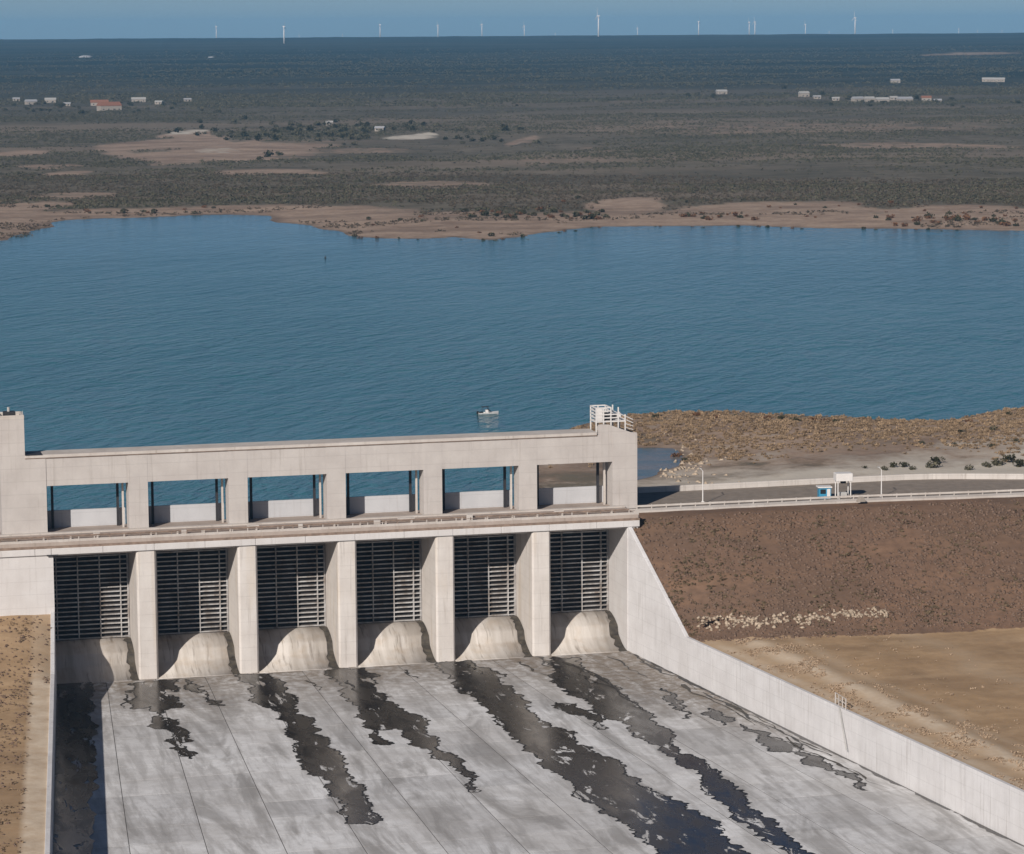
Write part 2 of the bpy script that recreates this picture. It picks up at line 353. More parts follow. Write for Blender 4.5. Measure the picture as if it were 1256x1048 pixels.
# ------------------------------------------------------------------ ground, lake
FAR = [(-260, 345), (-120, 318), (0, 297), (40, 288), (62, 274), (80, 270), (130, 268), (200, 266), (262, 264), (322, 265), (345, 273), (390, 279),
       (430, 290), (470, 292), (520, 293), (560, 291), (600, 294), (650, 290), (690, 282), (740, 278), (820, 278), (900, 277), (1000, 281), (1100, 281), (1256, 284), (1400, 284), (1700, 292)]
NEAR = [(1700, 470), (1400, 490), (1256, 500), (1200, 508), (1160, 517), (1110, 517), (1050, 513), (930, 506), (850, 505), (780, 508), (735, 516), (692, 526),
        (676, 545), (662, 566), (650, 590)]
far_w = [atz(x, y, ZW)[:2] for x, y in FAR]; near_w = [atz(x, y, ZW)[:2] for x, y in NEAR]
lake = [(-1500, 520)]+far_w+near_w+[(104, 16), (-1500, 16)]
inlet = [atz(x, y, ZW)[:2] for x, y in [(735, 556), (790, 549), (822, 551), (834, 556), (838, 562), (828, 570), (812, 577), (800, 584), (780, 590), (755, 592)]]
def sdist(P, poly):
    """signed distance, negative inside"""
    P = np.asarray(P); d2 = np.full(len(P), 1e18); ins = np.zeros(len(P), bool); n = len(poly)
    for i in range(n):
        a = np.array(poly[i]); b = np.array(poly[(i+1) % n]); e = b-a
        t = np.clip(((P-a)@e)/(e@e), 0, 1); q = P-(a+t[:, None]*e); d2 = np.minimum(d2, (q**2).sum(1))
        c = ((a[1] > P[:, 1]) != (b[1] > P[:, 1])); 
        with np.errstate(divide='ignore', invalid='ignore'):
            xi = (b[0]-a[0])*(P[:, 1]-a[1])/(b[1]-a[1])+a[0]
        ins ^= c & (P[:, 0] < xi)
    d = np.sqrt(d2); return np.where(ins, -d, d)
def zfar(r):
    """height of the country behind the lake by distance from the spillway side"""
    r = np.asarray(r, float)
    z = 19.5+np.clip(r-2500, 0, None)*0.0107
    return np.where(r > 11200, 19.5+8700*0.0107-(r-11200)*0.004, z)
def rr(x, y): return np.hypot(np.asarray(x)-CAM[0], np.asarray(y)-CAM[1])
def px2far(px, py):
    z = 20.0
    for _ in range(60):
        P = atz(px, py, z); zn = float(zfar(rr(P[0], P[1]))); z += 0.5*(zn-z)
    P = atz(px, py, z); return P
def axis(parts):
    out = []
    for a, b, st in parts: out += list(np.arange(a, b, st))
    return np.array(out+[parts[-1][1]])
def geo(a, b, q0, q):
    out = []; v = a; st = q0
    while v < b: out.append(v); v += st; st *= q
    return out+[b]
xs = np.concatenate([-np.array(geo(120, 9000, 60, 1.25))[::-1], axis([(-100, 100, 14), (100, 420, 3.2), (420, 1500, 9)]), np.array(geo(1512, 14000, 14, 1.035))])
ys = np.concatenate([axis([(-900, -300, 120), (-300, 0, 40), (0, 18.4, 9.2), (18.4, 20, 0.8), (20, 260, 3.0), (260, 800, 40), (800, 1420, 6)]), np.array(geo(1427, 24000, 8, 1.022))])
GX, GY = np.meshgrid(xs, ys); P2 = np.stack([GX.ravel(), GY.ravel()], 1)
n_a = fbm_arr(P2[:, 0], P2[:, 1], 1/55.0, 4); n_b = fbm_arr(P2[:, 0], P2[:, 1], 1/320.0, 3, 5.0); n_c = fbm_arr(P2[:, 0], P2[:, 1], 1/9.0, 3, 9.0)
sd_l = sdist(P2, lake); sd_i = sdist(P2, inlet); R = rr(P2[:, 0], P2[:, 1])
farz = P2[:, 1] > 500
sd = np.minimum(sd_l+np.where(farz, n_a*7, n_a*3.0+n_c*1.2), sd_i+n_c*1.5)
zl = zfar(R)
land = np.where(farz, ZW+0.02+np.clip(sd, 0, 60)*0.03+np.clip(sd-60, 0, None)*0.002*0+(zl-18.8)*sstep(60, 200, sd)+n_a*1.0*sstep(20, 120, sd)+n_b*np.clip(R/2600, 0, 1)*2.2*sstep(120, 400, sd),
                ZW+0.02+np.clip(sd, 0, 40)*0.045+n_c*0.35*sstep(2, 15, sd)+n_a*0.5*sstep(3, 20, sd))
gz = np.where(sd > 0, land, ZW-0.02-np.clip(-sd, 0, 50)*0.08)
gz = np.where(P2[:, 1] < 19, -2.5, gz)
sand = np.where(farz, 1-sstep(35, 130, sd+n_b*30), 0.52+0.12*sstep(14, 45, sd)+n_a*0.22)
sand = np.where(sd < 0, 0.4, sand)
pale = np.where(~farz, 0.34+0.5*np.exp(-((P2[:, 1]-75)/42)**2)+n_a*0.3, 0.0)*(sd > 0)
def patch(px, py, rx, ry, amt, what):
    """an area of bare soil, given by its middle and its reach on the ground"""
    c = px2far(px, py); e1 = px2far(px+rx, py); e2 = px2far(px, py-ry)
    ax = np.hypot(*(e1-c)[:2]); ay = np.hypot(*(e2-c)[:2])
    dx = P2[:, 0]-c[0]; dy = P2[:, 1]-c[1]; u = (e1-c)[:2]/ax
    a = (dx*u[0]+dy*u[1])/ax; b = (-dx*u[1]+dy*u[0])/ay
    q = np.sqrt(a*a+b*b)+n_a*0.35; m = amt*(1-sstep(0.55, 1.15, q))
    return np.maximum(what, m)
for a in [(225, 166, 34, 6, 0.85), (285, 187, 130, 17, 0.72), (205, 177, 85, 11, 0.7), (330, 211, 90, 5, 0.62), (20, 188, 45, 5, 0.62), (80, 213, 30, 4, 0.6), (55, 205, 60, 4, 0.5),
          (540, 226, 110, 6, 0.5), (640, 172, 16, 7, 0.6), (1110, 179, 170, 5, 0.5), (960, 158, 330, 10, 0.42), (700, 192, 90, 16, 0.36), (830, 212, 120, 8, 0.3), (90, 240, 80, 5, 0.5), (450, 184, 70, 5, 0.45),
          (770, 250, 60, 10, 0.75), (960, 258, 160, 14, 0.7), (1180, 262, 130, 13, 0.7), (560, 262, 60, 5, 0.6), (20, 255, 60, 9, 0.7), (1190, 66, 75, 3, 0.55), (350, 53, 25, 1.5, 0.5)]:
    sand = patch(*a, sand)
for a in [(498, 168, 38, 4, 0.85), (232, 162, 26, 4, 0.8), (520, 164, 20, 2.5, 0.85), (262, 185, 40, 4, 0.6), (1180, 66, 40, 1.6, 0.5), (1075, 124, 60, 2.2, 0.55), (640, 173, 8, 3, 0.6)]:
    pale = patch(*a, pale)
wet = np.exp(-(np.clip(sd, 0, None)/np.where(farz, 5.0, 1.4))**2)*(sd > -4)*np.clip(0.75+n_c*0.9, 0, 1)
g = np_mesh('ground', np.stack([P2[:, 0], P2[:, 1], gz], 1), grid_faces(len(xs), len(ys)), MAT['ground'], True,
            {'sand': sand, 'far': sstep(2900, 5200, R), 'pale': pale, 'wetedge': wet})
tag(link(g), kind='structure')
def ground_z(x, y):
    j = np.clip(np.searchsorted(ys, y)-1, 0, len(ys)-2); i = np.clip(np.searchsorted(xs, x)-1, 0, len(xs)-2)
    Z = gz.reshape(GX.shape); tx = (x-xs[i])/(xs[i+1]-xs[i]); ty = (y-ys[j])/(ys[j+1]-ys[j])
    return (Z[j, i]*(1-tx)+Z[j, i+1]*tx)*(1-ty)+(Z[j+1, i]*(1-tx)+Z[j+1, i+1]*tx)*ty
def grid_at(arr, x, y):
    j = np.clip(np.searchsorted(ys, y)-1, 0, len(ys)-2); i = np.clip(np.searchsorted(xs, x)-1, 0, len(xs)-2)
    return arr.reshape(GX.shape)[j, i]

wb = MB(); wb.box(-1600, 2600, 16.0, 1500, ZW-0.5, ZW)
tag(wb.build('lake_water', MAT['water']), kind='structure')
ic = np.mean(np.array(inlet), 0)
sh_ = MB(); ring = [ic+(np.array(p)-ic)*1.25 for p in inlet]
sh_.add([(ic[0], ic[1], ZW+.012)]+[(p[0], p[1], ZW+.012) for p in ring], [(0, 1+i, 1+(i+1) % len(ring)) for i in range(len(ring))])
tag(sh_.build('shallow_water', MAT['murky']), kind='structure')

# ------------------------------------------------------------------ earth banks beside the chute
def bank(name, side, mat):
    ws = np.concatenate([np.linspace(0, 1, 30)**1.0*30, np.linspace(31.5, 120, 50), np.linspace(125, 460, 40)])
    yy = np.concatenate([np.linspace(-336, -170, 15), np.linspace(-166, -60, 50), np.linspace(-58, 40, 66)])
    if side < 0: yy = yy[yy <= 0.0]; yy[-1] = 0.4
    V = []; T = []; SLP = []
    for y in yy:
        x0 = wall_x(side, y)+side*0.45
        for q in ws:
            x = x0+side*q; zt = wall_z(y, side)-0.25; n = fbm(x/9, y/9, 3, 3); n2 = fbm(x/30, y/30, 1, 3)
            if side > 0:
                toe = -29-9*(1-math.exp(-q/14))
                top = 3.0
                if y >= top: zz = 25.6-0.04*max(0, 8-y) if y < 31 else max(14, 25.6-(y-31)*0.55)
                elif y > toe: zz = 8.3+(25.4-8.3)*(y-toe)/(top-toe)
                else: zz = 8.3-0.012*(toe-y)+0.55*math.exp(-((q-9)/3.5)**2)*(1 if y < -36 else 0)
                zz += 0.22*n*(0.4 if y >= top else 1)+0.35*n2*(0 if y > top else 1)
                k = math.exp(-q/7.0) if y < 3 else 0.0; z = zz*(1-k)+min(zt, 25.3)*k
                tr = math.exp(-((q-2.2)/1.7)**2)*0.75+math.exp(-((q-8.6+1.2*n2)/2.6)**2)*0.95+0.30*math.exp(-((q-15-3*n2)/1.6)**2)+0.22*math.exp(-((q-40-8*n2)/4)**2)
                tr *= float(sstep(-27, -38, y)) if y > -40 else 1.0
            else:
                zz = 7.9+(13.3-7.9)*float(sstep(-40, -1, y))+0.3*n+0.3*n2
                k = math.exp(-q/3.0); z = zz*(1-k)+min(zt, zz)*k
                tr = (1 if 0 <= q < 3.3 else 0.0)*(1-0.7*float(sstep(-36, -22, y)))
            V.append((x, y, z)); T.append(tr); SLP.append(float(sstep(toe-1.6, toe+1.6, y)) if side > 0 else 0.0)
    nx, ny = len(ws), len(yy); F = grid_faces(nx, ny)
    if side < 0: F = F[:, ::-1]
    return np_mesh(name, V, F, mat, True, {'track': T, 'slope': SLP}), np.array(V).reshape(ny, nx, 3), yy, ws
# one sheet per bank
rb, RV, ryy, rws = bank('earth_embankment', 1, MAT['plain_soil'])
tag(link(rb), kind='structure')
lb, LV, lyy, lws = bank('earth_bank', -1, MAT['plain_soil']); tag(link(lb), kind='structure')
def bank_z(x, y, V=RV, yy=ryy, ws=rws, side=1):
    j = int(np.clip(np.searchsorted(yy, y)-1, 0, len(yy)-2)); q = side*(x-(wall_x(side, y)+side*0.45))
    i = int(np.clip(np.searchsorted(ws, q)-1, 0, len(ws)-2)); tx = float(np.clip((q-ws[i])/(ws[i+1]-ws[i]), 0, 1)); ty = float(np.clip((y-yy[j])/(yy[j+1]-yy[j]), 0, 1))
    Z = V[:, :, 2]; return float((Z[j, i]*(1-tx)+Z[j, i+1]*tx)*(1-ty)+(Z[j+1, i]*(1-tx)+Z[j+1, i+1]*tx)*ty)

# ------------------------------------------------------------------ spillway apron with its slabs
apy = [2.5-i*9.6 for i in range(36)]
mb = MB()
for a, b in zip(apy[:-1], apy[1:]):
    mb.add([(wall_x(-1, a)-.3, a, -.022), (wall_x(1, a)+.3, a, -.022), (wall_x(1, b)+.3, b, -.022), (wall_x(-1, b)-.3, b, -.022)], [(0, 1, 2, 3)])
apron = tag(mb.build('spillway_apron', MAT['joint']), kind='structure')
NCOL = 12; rest = MB()
for r_i, (a, b) in enumerate(zip(apy[:-1], apy[1:])):
    for j in range(NCOL):
        t0, t1 = j/NCOL, (j+1)/NCOL; gp = 0.06; dz = random.uniform(-0.005, 0.005)
        def xx(t, y): return wall_x(-1, y)*(1-t)+wall_x(1, y)*t
        A, B = a-gp, b+gp
        q = [(xx(t0, A)+gp, A), (xx(t1, A)-gp, A), (xx(t1, B)-gp, B), (xx(t0, B)+gp, B)]
        m = MB(); m.add([(*p, -0.3) for p in q]+[(*p, dz-0.02) for p in q]+[(p[0]+(0.006 if i in (0, 3) else -0.006), p[1]+(-0.006 if i < 2 else 0.006), dz) for i, p in enumerate(q)],
              [(3, 2, 1, 0), (8, 9, 10, 11)]+[(k, (k+1) % 4, 4+(k+1) % 4, 4+k) for k in range(4)]+[(4+k, 4+(k+1) % 4, 8+(k+1) % 4, 8+k) for k in range(4)])
        if r_i < 25: m.build('floor_slab', MAT['slab'], apron)
        else: rest.add(m.v, m.f)
tag(rest.build('floor_slab_rows', MAT['slab'], apron), kind='stuff')

# wet patches: outlines of standing water on the flat apron
def z4(p): return (p[0]/2.990, 780+p[1]/2.990)
def z5(p): return (420+p[0]/2.990, 780+p[1]/2.990)
def z6(p): return (830+p[0]/2.948, 780+p[1]/2.948)
PUD = [
 ([z4(p) for p in [(500, 172), (560, 166), (660, 160), (655, 200), (600, 215), (655, 230), (650, 265), (600, 275), (640, 330), (690, 370), (700, 390), (660, 395), (715, 440), (700, 452), (660, 440), (635, 400), (615, 390), (620, 350), (550, 330), (555, 260), (480, 268), (465, 245), (500, 225)]], 'dark wet patch trailing below the pier beside the left-most bay'),
 ([z4(p) for p in [(680, 160), (745, 185), (745, 210), (700, 205), (680, 185)]], ''),
 ([z4(p) for p in [(745, 225), (815, 240), (820, 258), (790, 255), (760, 245)]], ''),
 ([z4(p) for p in [(875, 140), (1000, 140), (1040, 210), (1090, 240), (1110, 290), (1170, 340), (1205, 390), (1260, 440), (1296, 520), (1316, 545), (1331, 580), (1351, 610), (1366, 640), (1386, 685), (1366, 695), (1316, 690), (1266, 690), (1250, 640), (1245, 610), (1195, 560), (1190, 520), (1110, 480), (1090, 430), (1085, 400), (1050, 340), (1010, 305), (975, 265), (930, 230), (920, 190), (880, 160)]], ''),
 ([z5(p) for p in [(-60, 135), (-20, 120), (40, 122), (70, 118), (130, 150), (125, 190), (165, 215), (200, 260), (270, 290), (320, 325), (300, 335), (350, 400), (430, 450), (470, 510), (490, 575), (470, 575), (455, 520), (420, 490), (350, 455), (320, 450), (320, 420), (250, 390), (220, 370), (200, 340), (130, 345), (140, 370), (180, 390), (175, 402), (125, 400), (90, 340), (75, 310), (40, 300), (60, 260), (20, 230), (-10, 180)]], ''),
 ([z5(p) for p in [(350, 100), (380, 95), (470, 90), (560, 130), (600, 142), (575, 160), (620, 200), (670, 250), (720, 310), (765, 330), (850, 350), (855, 395), (920, 430), (1040, 480), (1080, 540), (1210, 590), (1260, 622)]]+[z6(p) for p in [(30, 620), (130, 665), (160, 710), (200, 755), (260, 785), (330, 850), (420, 960), (260, 960), (90, 900), (20, 860)]]+[z5(p) for p in [(1150, 800), (1110, 760), (1060, 710), (1000, 680), (940, 630), (870, 600), (840, 540), (760, 490), (700, 430), (620, 370), (560, 310), (480, 240), (380, 140)]], ''),
 ([z5(p) for p in [(770, 78), (860, 80), (960, 155), (1060, 240), (1130, 310), (1205, 375)]]+[z6(p) for p in [(-2, 402), (70, 440), (100, 450), (160, 490), (160, 520), (240, 560), (250, 590), (300, 650), (390, 710), (440, 750), (500, 790), (600, 860), (520, 870), (420, 800), (370, 770), (260, 690), (200, 640), (110, 570), (90, 545), (30, 480), (0, 455)]]+[z5(p) for p in [(1190, 440), (1140, 400), (1060, 360), (1000, 310), (950, 290), (900, 250), (830, 210), (790, 180), (760, 150), (765, 110)]], ''),
 ([z5(p) for p in [(780, 245), (860, 250), (930, 290), (975, 340), (940, 345), (900, 300), (840, 290), (790, 270)]], ''),
 ([z6(p) for p in [(230, 320), (330, 360), (460, 410), (560, 475), (670, 520), (690, 560), (640, 545), (560, 490), (480, 470), (420, 420), (340, 420), (290, 380)]], ''),
 ([z6(p) for p in [(-60, 190), (-20, 205), (0, 220), (25, 260), (45, 300), (20, 300), (-10, 255), (-45, 225)]], ''),
 ([z6(p) for p in [(90, 285), (120, 262), (165, 290), (205, 310), (170, 325), (130, 300)]], ''),
]
def rough_outline(pts, amp, lev):
    pts = [np.array(p) for p in pts]
    for l in range(lev):
        out = []
        for i, p in enumerate(pts):
            q = pts[(i+1) % len(pts)]; d = q-p; ln = np.hypot(*d)
            nn = np.array([-d[1], d[0]])/max(ln, 1e-6)
            out += [p, (p+q)/2+nn*min(ln*amp, 1.1)*rng.uniform(-1, 1)+d*rng.uniform(-.2, .2)]
        pts = out
    return pts
from mathutils.geometry import delaunay_2d_cdt
def puddle(poly, z):
    vs, es, fs, *_ = delaunay_2d_cdt([Vector((float(p[0]), float(p[1]))) for p in poly], [], [list(range(len(poly)))], 1, 1e-4)
    m = MB(); m.add([(v.x, v.y, z) for v in vs], [f for f in fs]); return m
def rim(poly, z, wid):
    n = len(poly); P_ = [np.array(p, float) for p in poly]; m = MB(); vs = []
    for i in range(n):
        d = P_[(i+1) % n]-P_[i-1]; d /= max(np.hypot(*d), 1e-6); nn = np.array([-d[1], d[0]])
        a = wid*(0.35+0.9*abs(fbm(P_[i][0]/2.2, P_[i][1]/2.2, 5, 3))); vs += [(*(P_[i]-nn*a), z), (*(P_[i]+nn*a), z)]
    m.add(vs, [(2*i, 2*i+1, (2*i+3) % (2*n), (2*i+2) % (2*n)) for i in range(n)]); return m
for i, (pl, lb_) in enumerate(PUD):
    wp = [atz(x, y, 0.0)[:2] for x, y in pl]
    ol = rough_outline(wp, 0.24, 2); ol = rough_outline(ol, 0.34, 3); pd_ = puddle(ol, 0.016+0.002*i).build('puddle_or_shade', MAT['wet'], apron)
    rim(ol, 0.042+0.002*i, 0.22).build('damp_rim', MAT['damp'], pd_)
trq = random.Random(5)
def trail(px, py, ln, wd, seed):
    P = atz(px, py, 0); fl = (P[0]-55)/55*0.11; a = []; b = []
    for i in range(26):
        t = i/25; y = P[1]-t*ln; x = P[0]+t*ln*fl+1.5*fbm(t*2.2, seed, 0, 3)+.5*fbm(t*7, seed, 3, 2); w_ = wd*(1-t*.7)*(0.15+1.5*abs(fbm(t*4, seed, 9, 3)))
        a.append((x-w_, y)); b.append((x+w_, y))
    return a+b[::-1]
for i, (px, py, ln, wd) in enumerate([(690, 812, 22, .5), (705, 815, 34, .4), (640, 812, 16, .5), (655, 806, 12, .6), (770, 802, 14, .7), (785, 812, 26, .5), (800, 812, 40, .45), (815, 822, 26, .5), (835, 840, 34, .5), (860, 850, 30, .5),
        (890, 862, 40, .6), (920, 880, 30, .6), (960, 905, 30, .5), (745, 806, 20, .45), (575, 815, 10, .4), (500, 822, 9, .4), (380, 835, 10, .4), (425, 835, 12, .5), (255, 848, 10, .4), (150, 852, 12, .5), (1000, 925, 25, .4), (720, 830, 30, .35)]):
    puddle(trail(px, py, ln, wd, i*3.7+1), 0.070+.001*i).build('puddle_or_shade', MAT['damp'] if i % 2 else MAT['stain'], apron)
yl = np.linspace(1.5, -185, 150)  # wet film along the left wall, its dark colour also painting in the wall's shade
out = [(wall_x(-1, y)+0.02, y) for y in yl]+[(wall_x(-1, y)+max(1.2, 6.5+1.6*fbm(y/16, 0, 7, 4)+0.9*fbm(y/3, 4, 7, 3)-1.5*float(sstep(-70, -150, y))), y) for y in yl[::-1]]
puddle(out, 0.05).build('puddle_or_shade', MAT['wet'], apron)
# damp line where the apron meets the right chute wall
yl = np.linspace(-8, -185, 140)
out = [(wall_x(1, y)-0.02, y) for y in yl]+[(wall_x(1, y)-abs(0.5+0.9*fbm(y/9, 0, 0, 4)+0.5*fbm(y/2.5, 4, 0, 3))-0.12, y) for y in yl[::-1]]
puddle(out, 0.045).build('puddle_or_shade', MAT['wet'], apron)

# ------------------------------------------------------------------ the dam
dam = empty('spillway_dam', (L*3, 5, 0))
DO = Vector(dam.location)
def dpart(mb, name, mat, parent=None, smooth=False):
    mb.v = [(v[0]-DO.x, v[1]-DO.y, v[2]-DO.z) for v in mb.v]; return mb.build(name, mat, parent or dam, smooth)
tag(dam, 'long pale concrete spillway dam with six gated bays and a hoist gantry on top', 'dam')
# ogee crests, one in each bay
def ogee_profile():
    pts = []
    for t in np.linspace(0, 1, 22):
        y = YG+1.6-t*(YG+1.6+0.5); u = np.clip((YG+0.2-y)/(YG+0.7), 0, 1)
        z = ZC*(1-(1.45*u*u if u < .52 else 1-(1-(.608-.0)) *((1-u)/.48)**1.9)) if u > 0 else ZC
        pts.append((y, z))
    return pts
OG = ogee_profile()
for k in range(NB):
    x0 = k*L+0.02; m = MB(); poly = OG+[(OG[-1][0], -1.0), (OG[0][0], -1.0)]
    m.prism(poly[::-1], 'x', x0, x0+W-0.04); og = dpart(m, 'ogee_crest', MAT['ogee'])
    og.data.polygons.foreach_set('use_smooth', [len(p.vertices) == 4 and abs(p.normal.x) < .5 for p in og.data.polygons])
    # damp edge on the side of the pier that the water hugs
    m = MB(); n = len(OG); rows = []
    for i, (y, z) in enumerate(OG):
        if y > YG-0.3: continue
        wd = 0.9+1.1*abs(fbm(i*0.3, k*3.1, 0, 3))+0.3*(i/n); rows.append(((x0+W-0.06-wd, y, z+.03), (x0+W-0.06, y, z+.035)))
    vs = [p for r in rows for p in r]; fs = [(2*i, 2*i+1, 2*i+3, 2*i+2) for i in range(len(rows)-1)]
    m.add(vs, fs); dpart(m, 'damp_streak', MAT['stain'], og)
# piers
for k in range(1, NB):
    x0, x1 = (k-1)*L+W, k*L; b = 0.35
    m = MB(); m.prism([(x0+b, 0.0), (x1-b, 0.0), (x1, b), (x1, 17), (x0, 17), (x0, b)], 'z', -1.0, ZU)
    dpart(m, 'pier', MAT['pier'])
m = MB(); m.box(XR, XR+2.2, 0.0, 17, -1, ZU); dpart(m, 'abutment', MAT['white'])
m = MB(); m.box(-60, XL, 0.0, 17, -1, ZU); dpart(m, 'abutment', MAT['white'])
# breast wall above and behind the gates
for k in range(NB):
    m = MB(); m.box(k*L+0.01, k*L+W-0.01, 14.4, 15.2, 18.5, ZU); dpart(m, 'breast_wall', MAT['pier'])
    m = MB(); m.box(k*L+0.01, k*L+W-0.01, 3.2, 4.2, ZU-1.1, ZU); dpart(m, 'deck_beam', MAT['pier'])
    m = MB(); m.box(k*L+0.01, k*L+W-0.01, 7.4, 8.4, ZU-1.1, ZU); dpart(m, 'deck_beam', MAT['pier'])
# deck: slab, white fascia, ledge, curb
m = MB(); m.box(-60, 112.0, -0.05, 17.2, ZU, ZD-0.05); deck = dpart(m, 'deck', MAT['deck'])
x = -60.0
while x < 112:                                            # fascia in lengths between joints
    x2 = min(x+9.45, 112.2) if x > -0.34 else (x+9.45 if x+9.45 < 0 else -0.35)
    m = MB(); m.box(x+.02, x2-.02, -0.38, -0.05, ZU-0.18, ZU+1.0, 0.06); dpart(m, 'fascia', MAT['white'], deck)
    x = x2 if abs(x2+0.35) > 1e-3 else -0.33
m = MB(); m.box(-60, 112.2, -0.30, 0.15, ZU+1.0, ZU+1.45); dpart(m, 'ledge', MAT['rust'], deck)
m = MB(); m.box(-60, 112.2, 0.15, 0.55, ZU+1.45, ZD+0.35, 0.05); dpart(m, 'curb', MAT['cap'], deck)
m = MB(); m.bar((-60, 3.0, ZD+0.5), (111, 3.0, ZD+0.5), 0.34, 8); dpart(m, 'pipe', MAT['rust'], deck)
for i in range(34):
    x = -56+i*4.95; m = MB(); m.box(x, x+.3, 2.7, 3.3, ZD-.06, ZD+.42); dpart(m, 'pipe_support', MAT['cap'], deck)
for i in range(60):
    x = -58+i*2.85; h = random.uniform(0.75, 0.95)
    m = MB(); m.box(x, x+.16, 0.25, 0.41, ZD+.3, ZD+.3+h*0.6); dpart(m, 'rail_post', MAT['cap'] if random.random() < .5 else MAT['rust'], deck)
m = MB(); m.box(-60, 111.4, 0.29, 0.37, ZD+.62, ZD+.70); dpart(m, 'handrail', MAT['rust'], deck)
m = MB(); m.box(-60, 112.0, 8.9, 10.05, ZD-.05, ZD+0.22, 0.04); dpart(m, 'kerb', MAT['cap'], deck)
for (xa, yb, sx, sy, sz) in [(8, 5, 1.2, .8, .5), (37, 5.8, 2.2, 1.2, .35), (60.5, 1.6, 1.2, .8, .9), (66, 5.5, 3.2, 1.3, .4), (78.5, 1.5, 1.1, .9, 1.2), (97, 6, 1.8, 1, .4), (24, 1.6, .9, .8, .8), (46, 1.5, .8, .7, .9)]:
    m = MB(); m.box(xa, xa+sx, yb, yb+sy, ZD-.06, ZD+sz, 0.04); dpart(m, 'service_box', MAT['cap'], deck)
# outlet pipe stub at the corner of the white wall
m = MB(); m.bar((-1.2, -0.5, ZU-.25), (0.9, -0.5, ZU-.25), 0.3, 8); dpart(m, 'drain_pipe', MAT['dark_steel'], deck)
# hoist gantry
gan = MB(); gan.box(-3.8, XR+5.0, 10.13, 15.4, ZO, ZB); beam = dpart(gan, 'gantry_beam', MAT['gantry'])
cap = MB(); cap.box(-3.79, 106.6, 9.85, 15.7, ZB, ZB+0.55, 0.08); dpart(cap, 'roof_slab', MAT['cap'], beam)
dm = MB(); dm.box(-3.79, 106.6, 9.93, 10.14, ZB-0.16, ZB); dpart(dm, 'drip_edge', MAT['rust'], beam)
pr = MB(); pr.box(-3.78, -0.6, 9.7, 13.6, ZB+0.56, ZB+0.62); dpart(pr, 'roof_hatch', MAT['dark_steel'], beam)
def column(xa, xb, top=ZB-0.17):
    m = MB(); m.box(xa, xb, 10.08, 14.1, ZD-.04, top); return dpart(m, 'gantry_column', MAT['gantry'])
for k in range(1, NB): column((k-1)*L+W, k*L)
c_ = MB(); c_.box(XR, XR+5.05, 10.04, 16.95, ZD-0.5, ZB); dpart(c_, 'gantry_column', MAT['gantry'])
for k in range(NB):
    a = k*L
    m = MB(); m.box(a-0.02, a+W+0.02, 16.4, 16.9, ZD-.4, 29.9); dpart(m, 'rear_parapet', MAT['parapet'])
    for xa in (a+1.25, a+W-1.7):
        m = MB(); m.box(xa, xa+0.45, 15.2, 15.75, ZD-.06, ZO+0.02); dpart(m, 'guide_post', MAT['dark_steel'])
    m = MB(); m.box(a+0.0, a+0.45, 14.6, 15.1, ZD-.06, ZO+.02); dpart(m, 'guide_post', MAT['dark_steel'])
    m = MB(); m.box(a+W-0.9, a+W-0.55, 13.2, 13.6, ZD-.06, ZO+.02); dpart(m, 'hoist_duct', MAT['cap'])
# tall tower on the left, open roof with a low parapet
m = MB(); m.box(-8.4, 0.0, 10.02, 16.96, ZD-.5, ZB); tw = dpart(m, 'tower_base', MAT['gantry'])
m = MB(); m.box(-8.4, -3.8, 10.0, 16.0, ZB, 48.4); tower = dpart(m, 'tower', MAT['gantry'])
for a in [(-8.45, -3.75, 9.95, 10.35), (-8.45, -3.75, 15.6, 16.05)]:
    m = MB(); m.box(*a, 48.4, 49.1, 0.05); dpart(m, 'tower_parapet', MAT['cap'], tower)
for a in [(-8.45, -8.0), (-4.2, -3.75)]:
    m = MB(); m.box(*a, 10.35, 15.6, 48.4, 49.1, 0.05); dpart(m, 'tower_parapet', MAT['cap'], tower)
m = MB(); m.box(-7.4, -5.2, 11.3, 13.4, 48.4, 49.6, 0.06); dpart(m, 'hatch_box', MAT['dark_steel'], tower)
m = MB(); m.bar((-6.4, 12.4, 49.5), (-6.4, 12.4, 50.4), 0.5, 8); dpart(m, 'vent', MAT['galv'], tower)
for xa in (-8.2, -4.0):
    m = MB(); m.bar((xa, 10.2, 49.0), (xa, 10.2, 49.9), 0.12); dpart(m, 'rail_post', MAT['galv'], tower)
# stair head with railings on the right end of the gantry
sh = MB(); sh.prism([(XR-2.8, ZB), (XR+5.0, ZB), (XR+5.0, ZB+0.15), (XR+3.8, ZB+0.25), (XR-0.6, ZB+1.9), (XR-2.2, ZB+2.0), (XR-2.8, ZB+1.9)], 'y', 10.15, 10.6); dpart(sh, 'stair_wall', MAT['gantry'], beam)
st = MB(); st.box(XR-1.2, XR+3.6, 12.6, 16.2, ZB-0.01, ZB+0.35); dpart(st, 'stairwell', MAT['dark_steel'], beam)
m = MB(); m.box(XR-2.7, XR+3.4, 12.4, 16.6, ZB+2.1, ZB+2.35); plat = dpart(m, 'platform', MAT['white_paint'])
for xa, ya in [(XR-2.6, 12.5), (XR+0.4, 12.5), (XR+3.3, 12.5), (XR-2.6, 16.5), (XR+0.4, 16.5), (XR+3.3, 16.5), (XR-1.1, 12.5), (XR+1.9, 12.5), (XR-1.1, 16.5), (XR+1.9, 16.5)]:
    m = MB(); m.box(xa-.11, xa+.11, ya-.11, ya+.11, ZB-.02, ZB+5.0-(1.5 if xa > XR+2 else 0)); dpart(m, 'platform_post', MAT['white_paint'], plat)
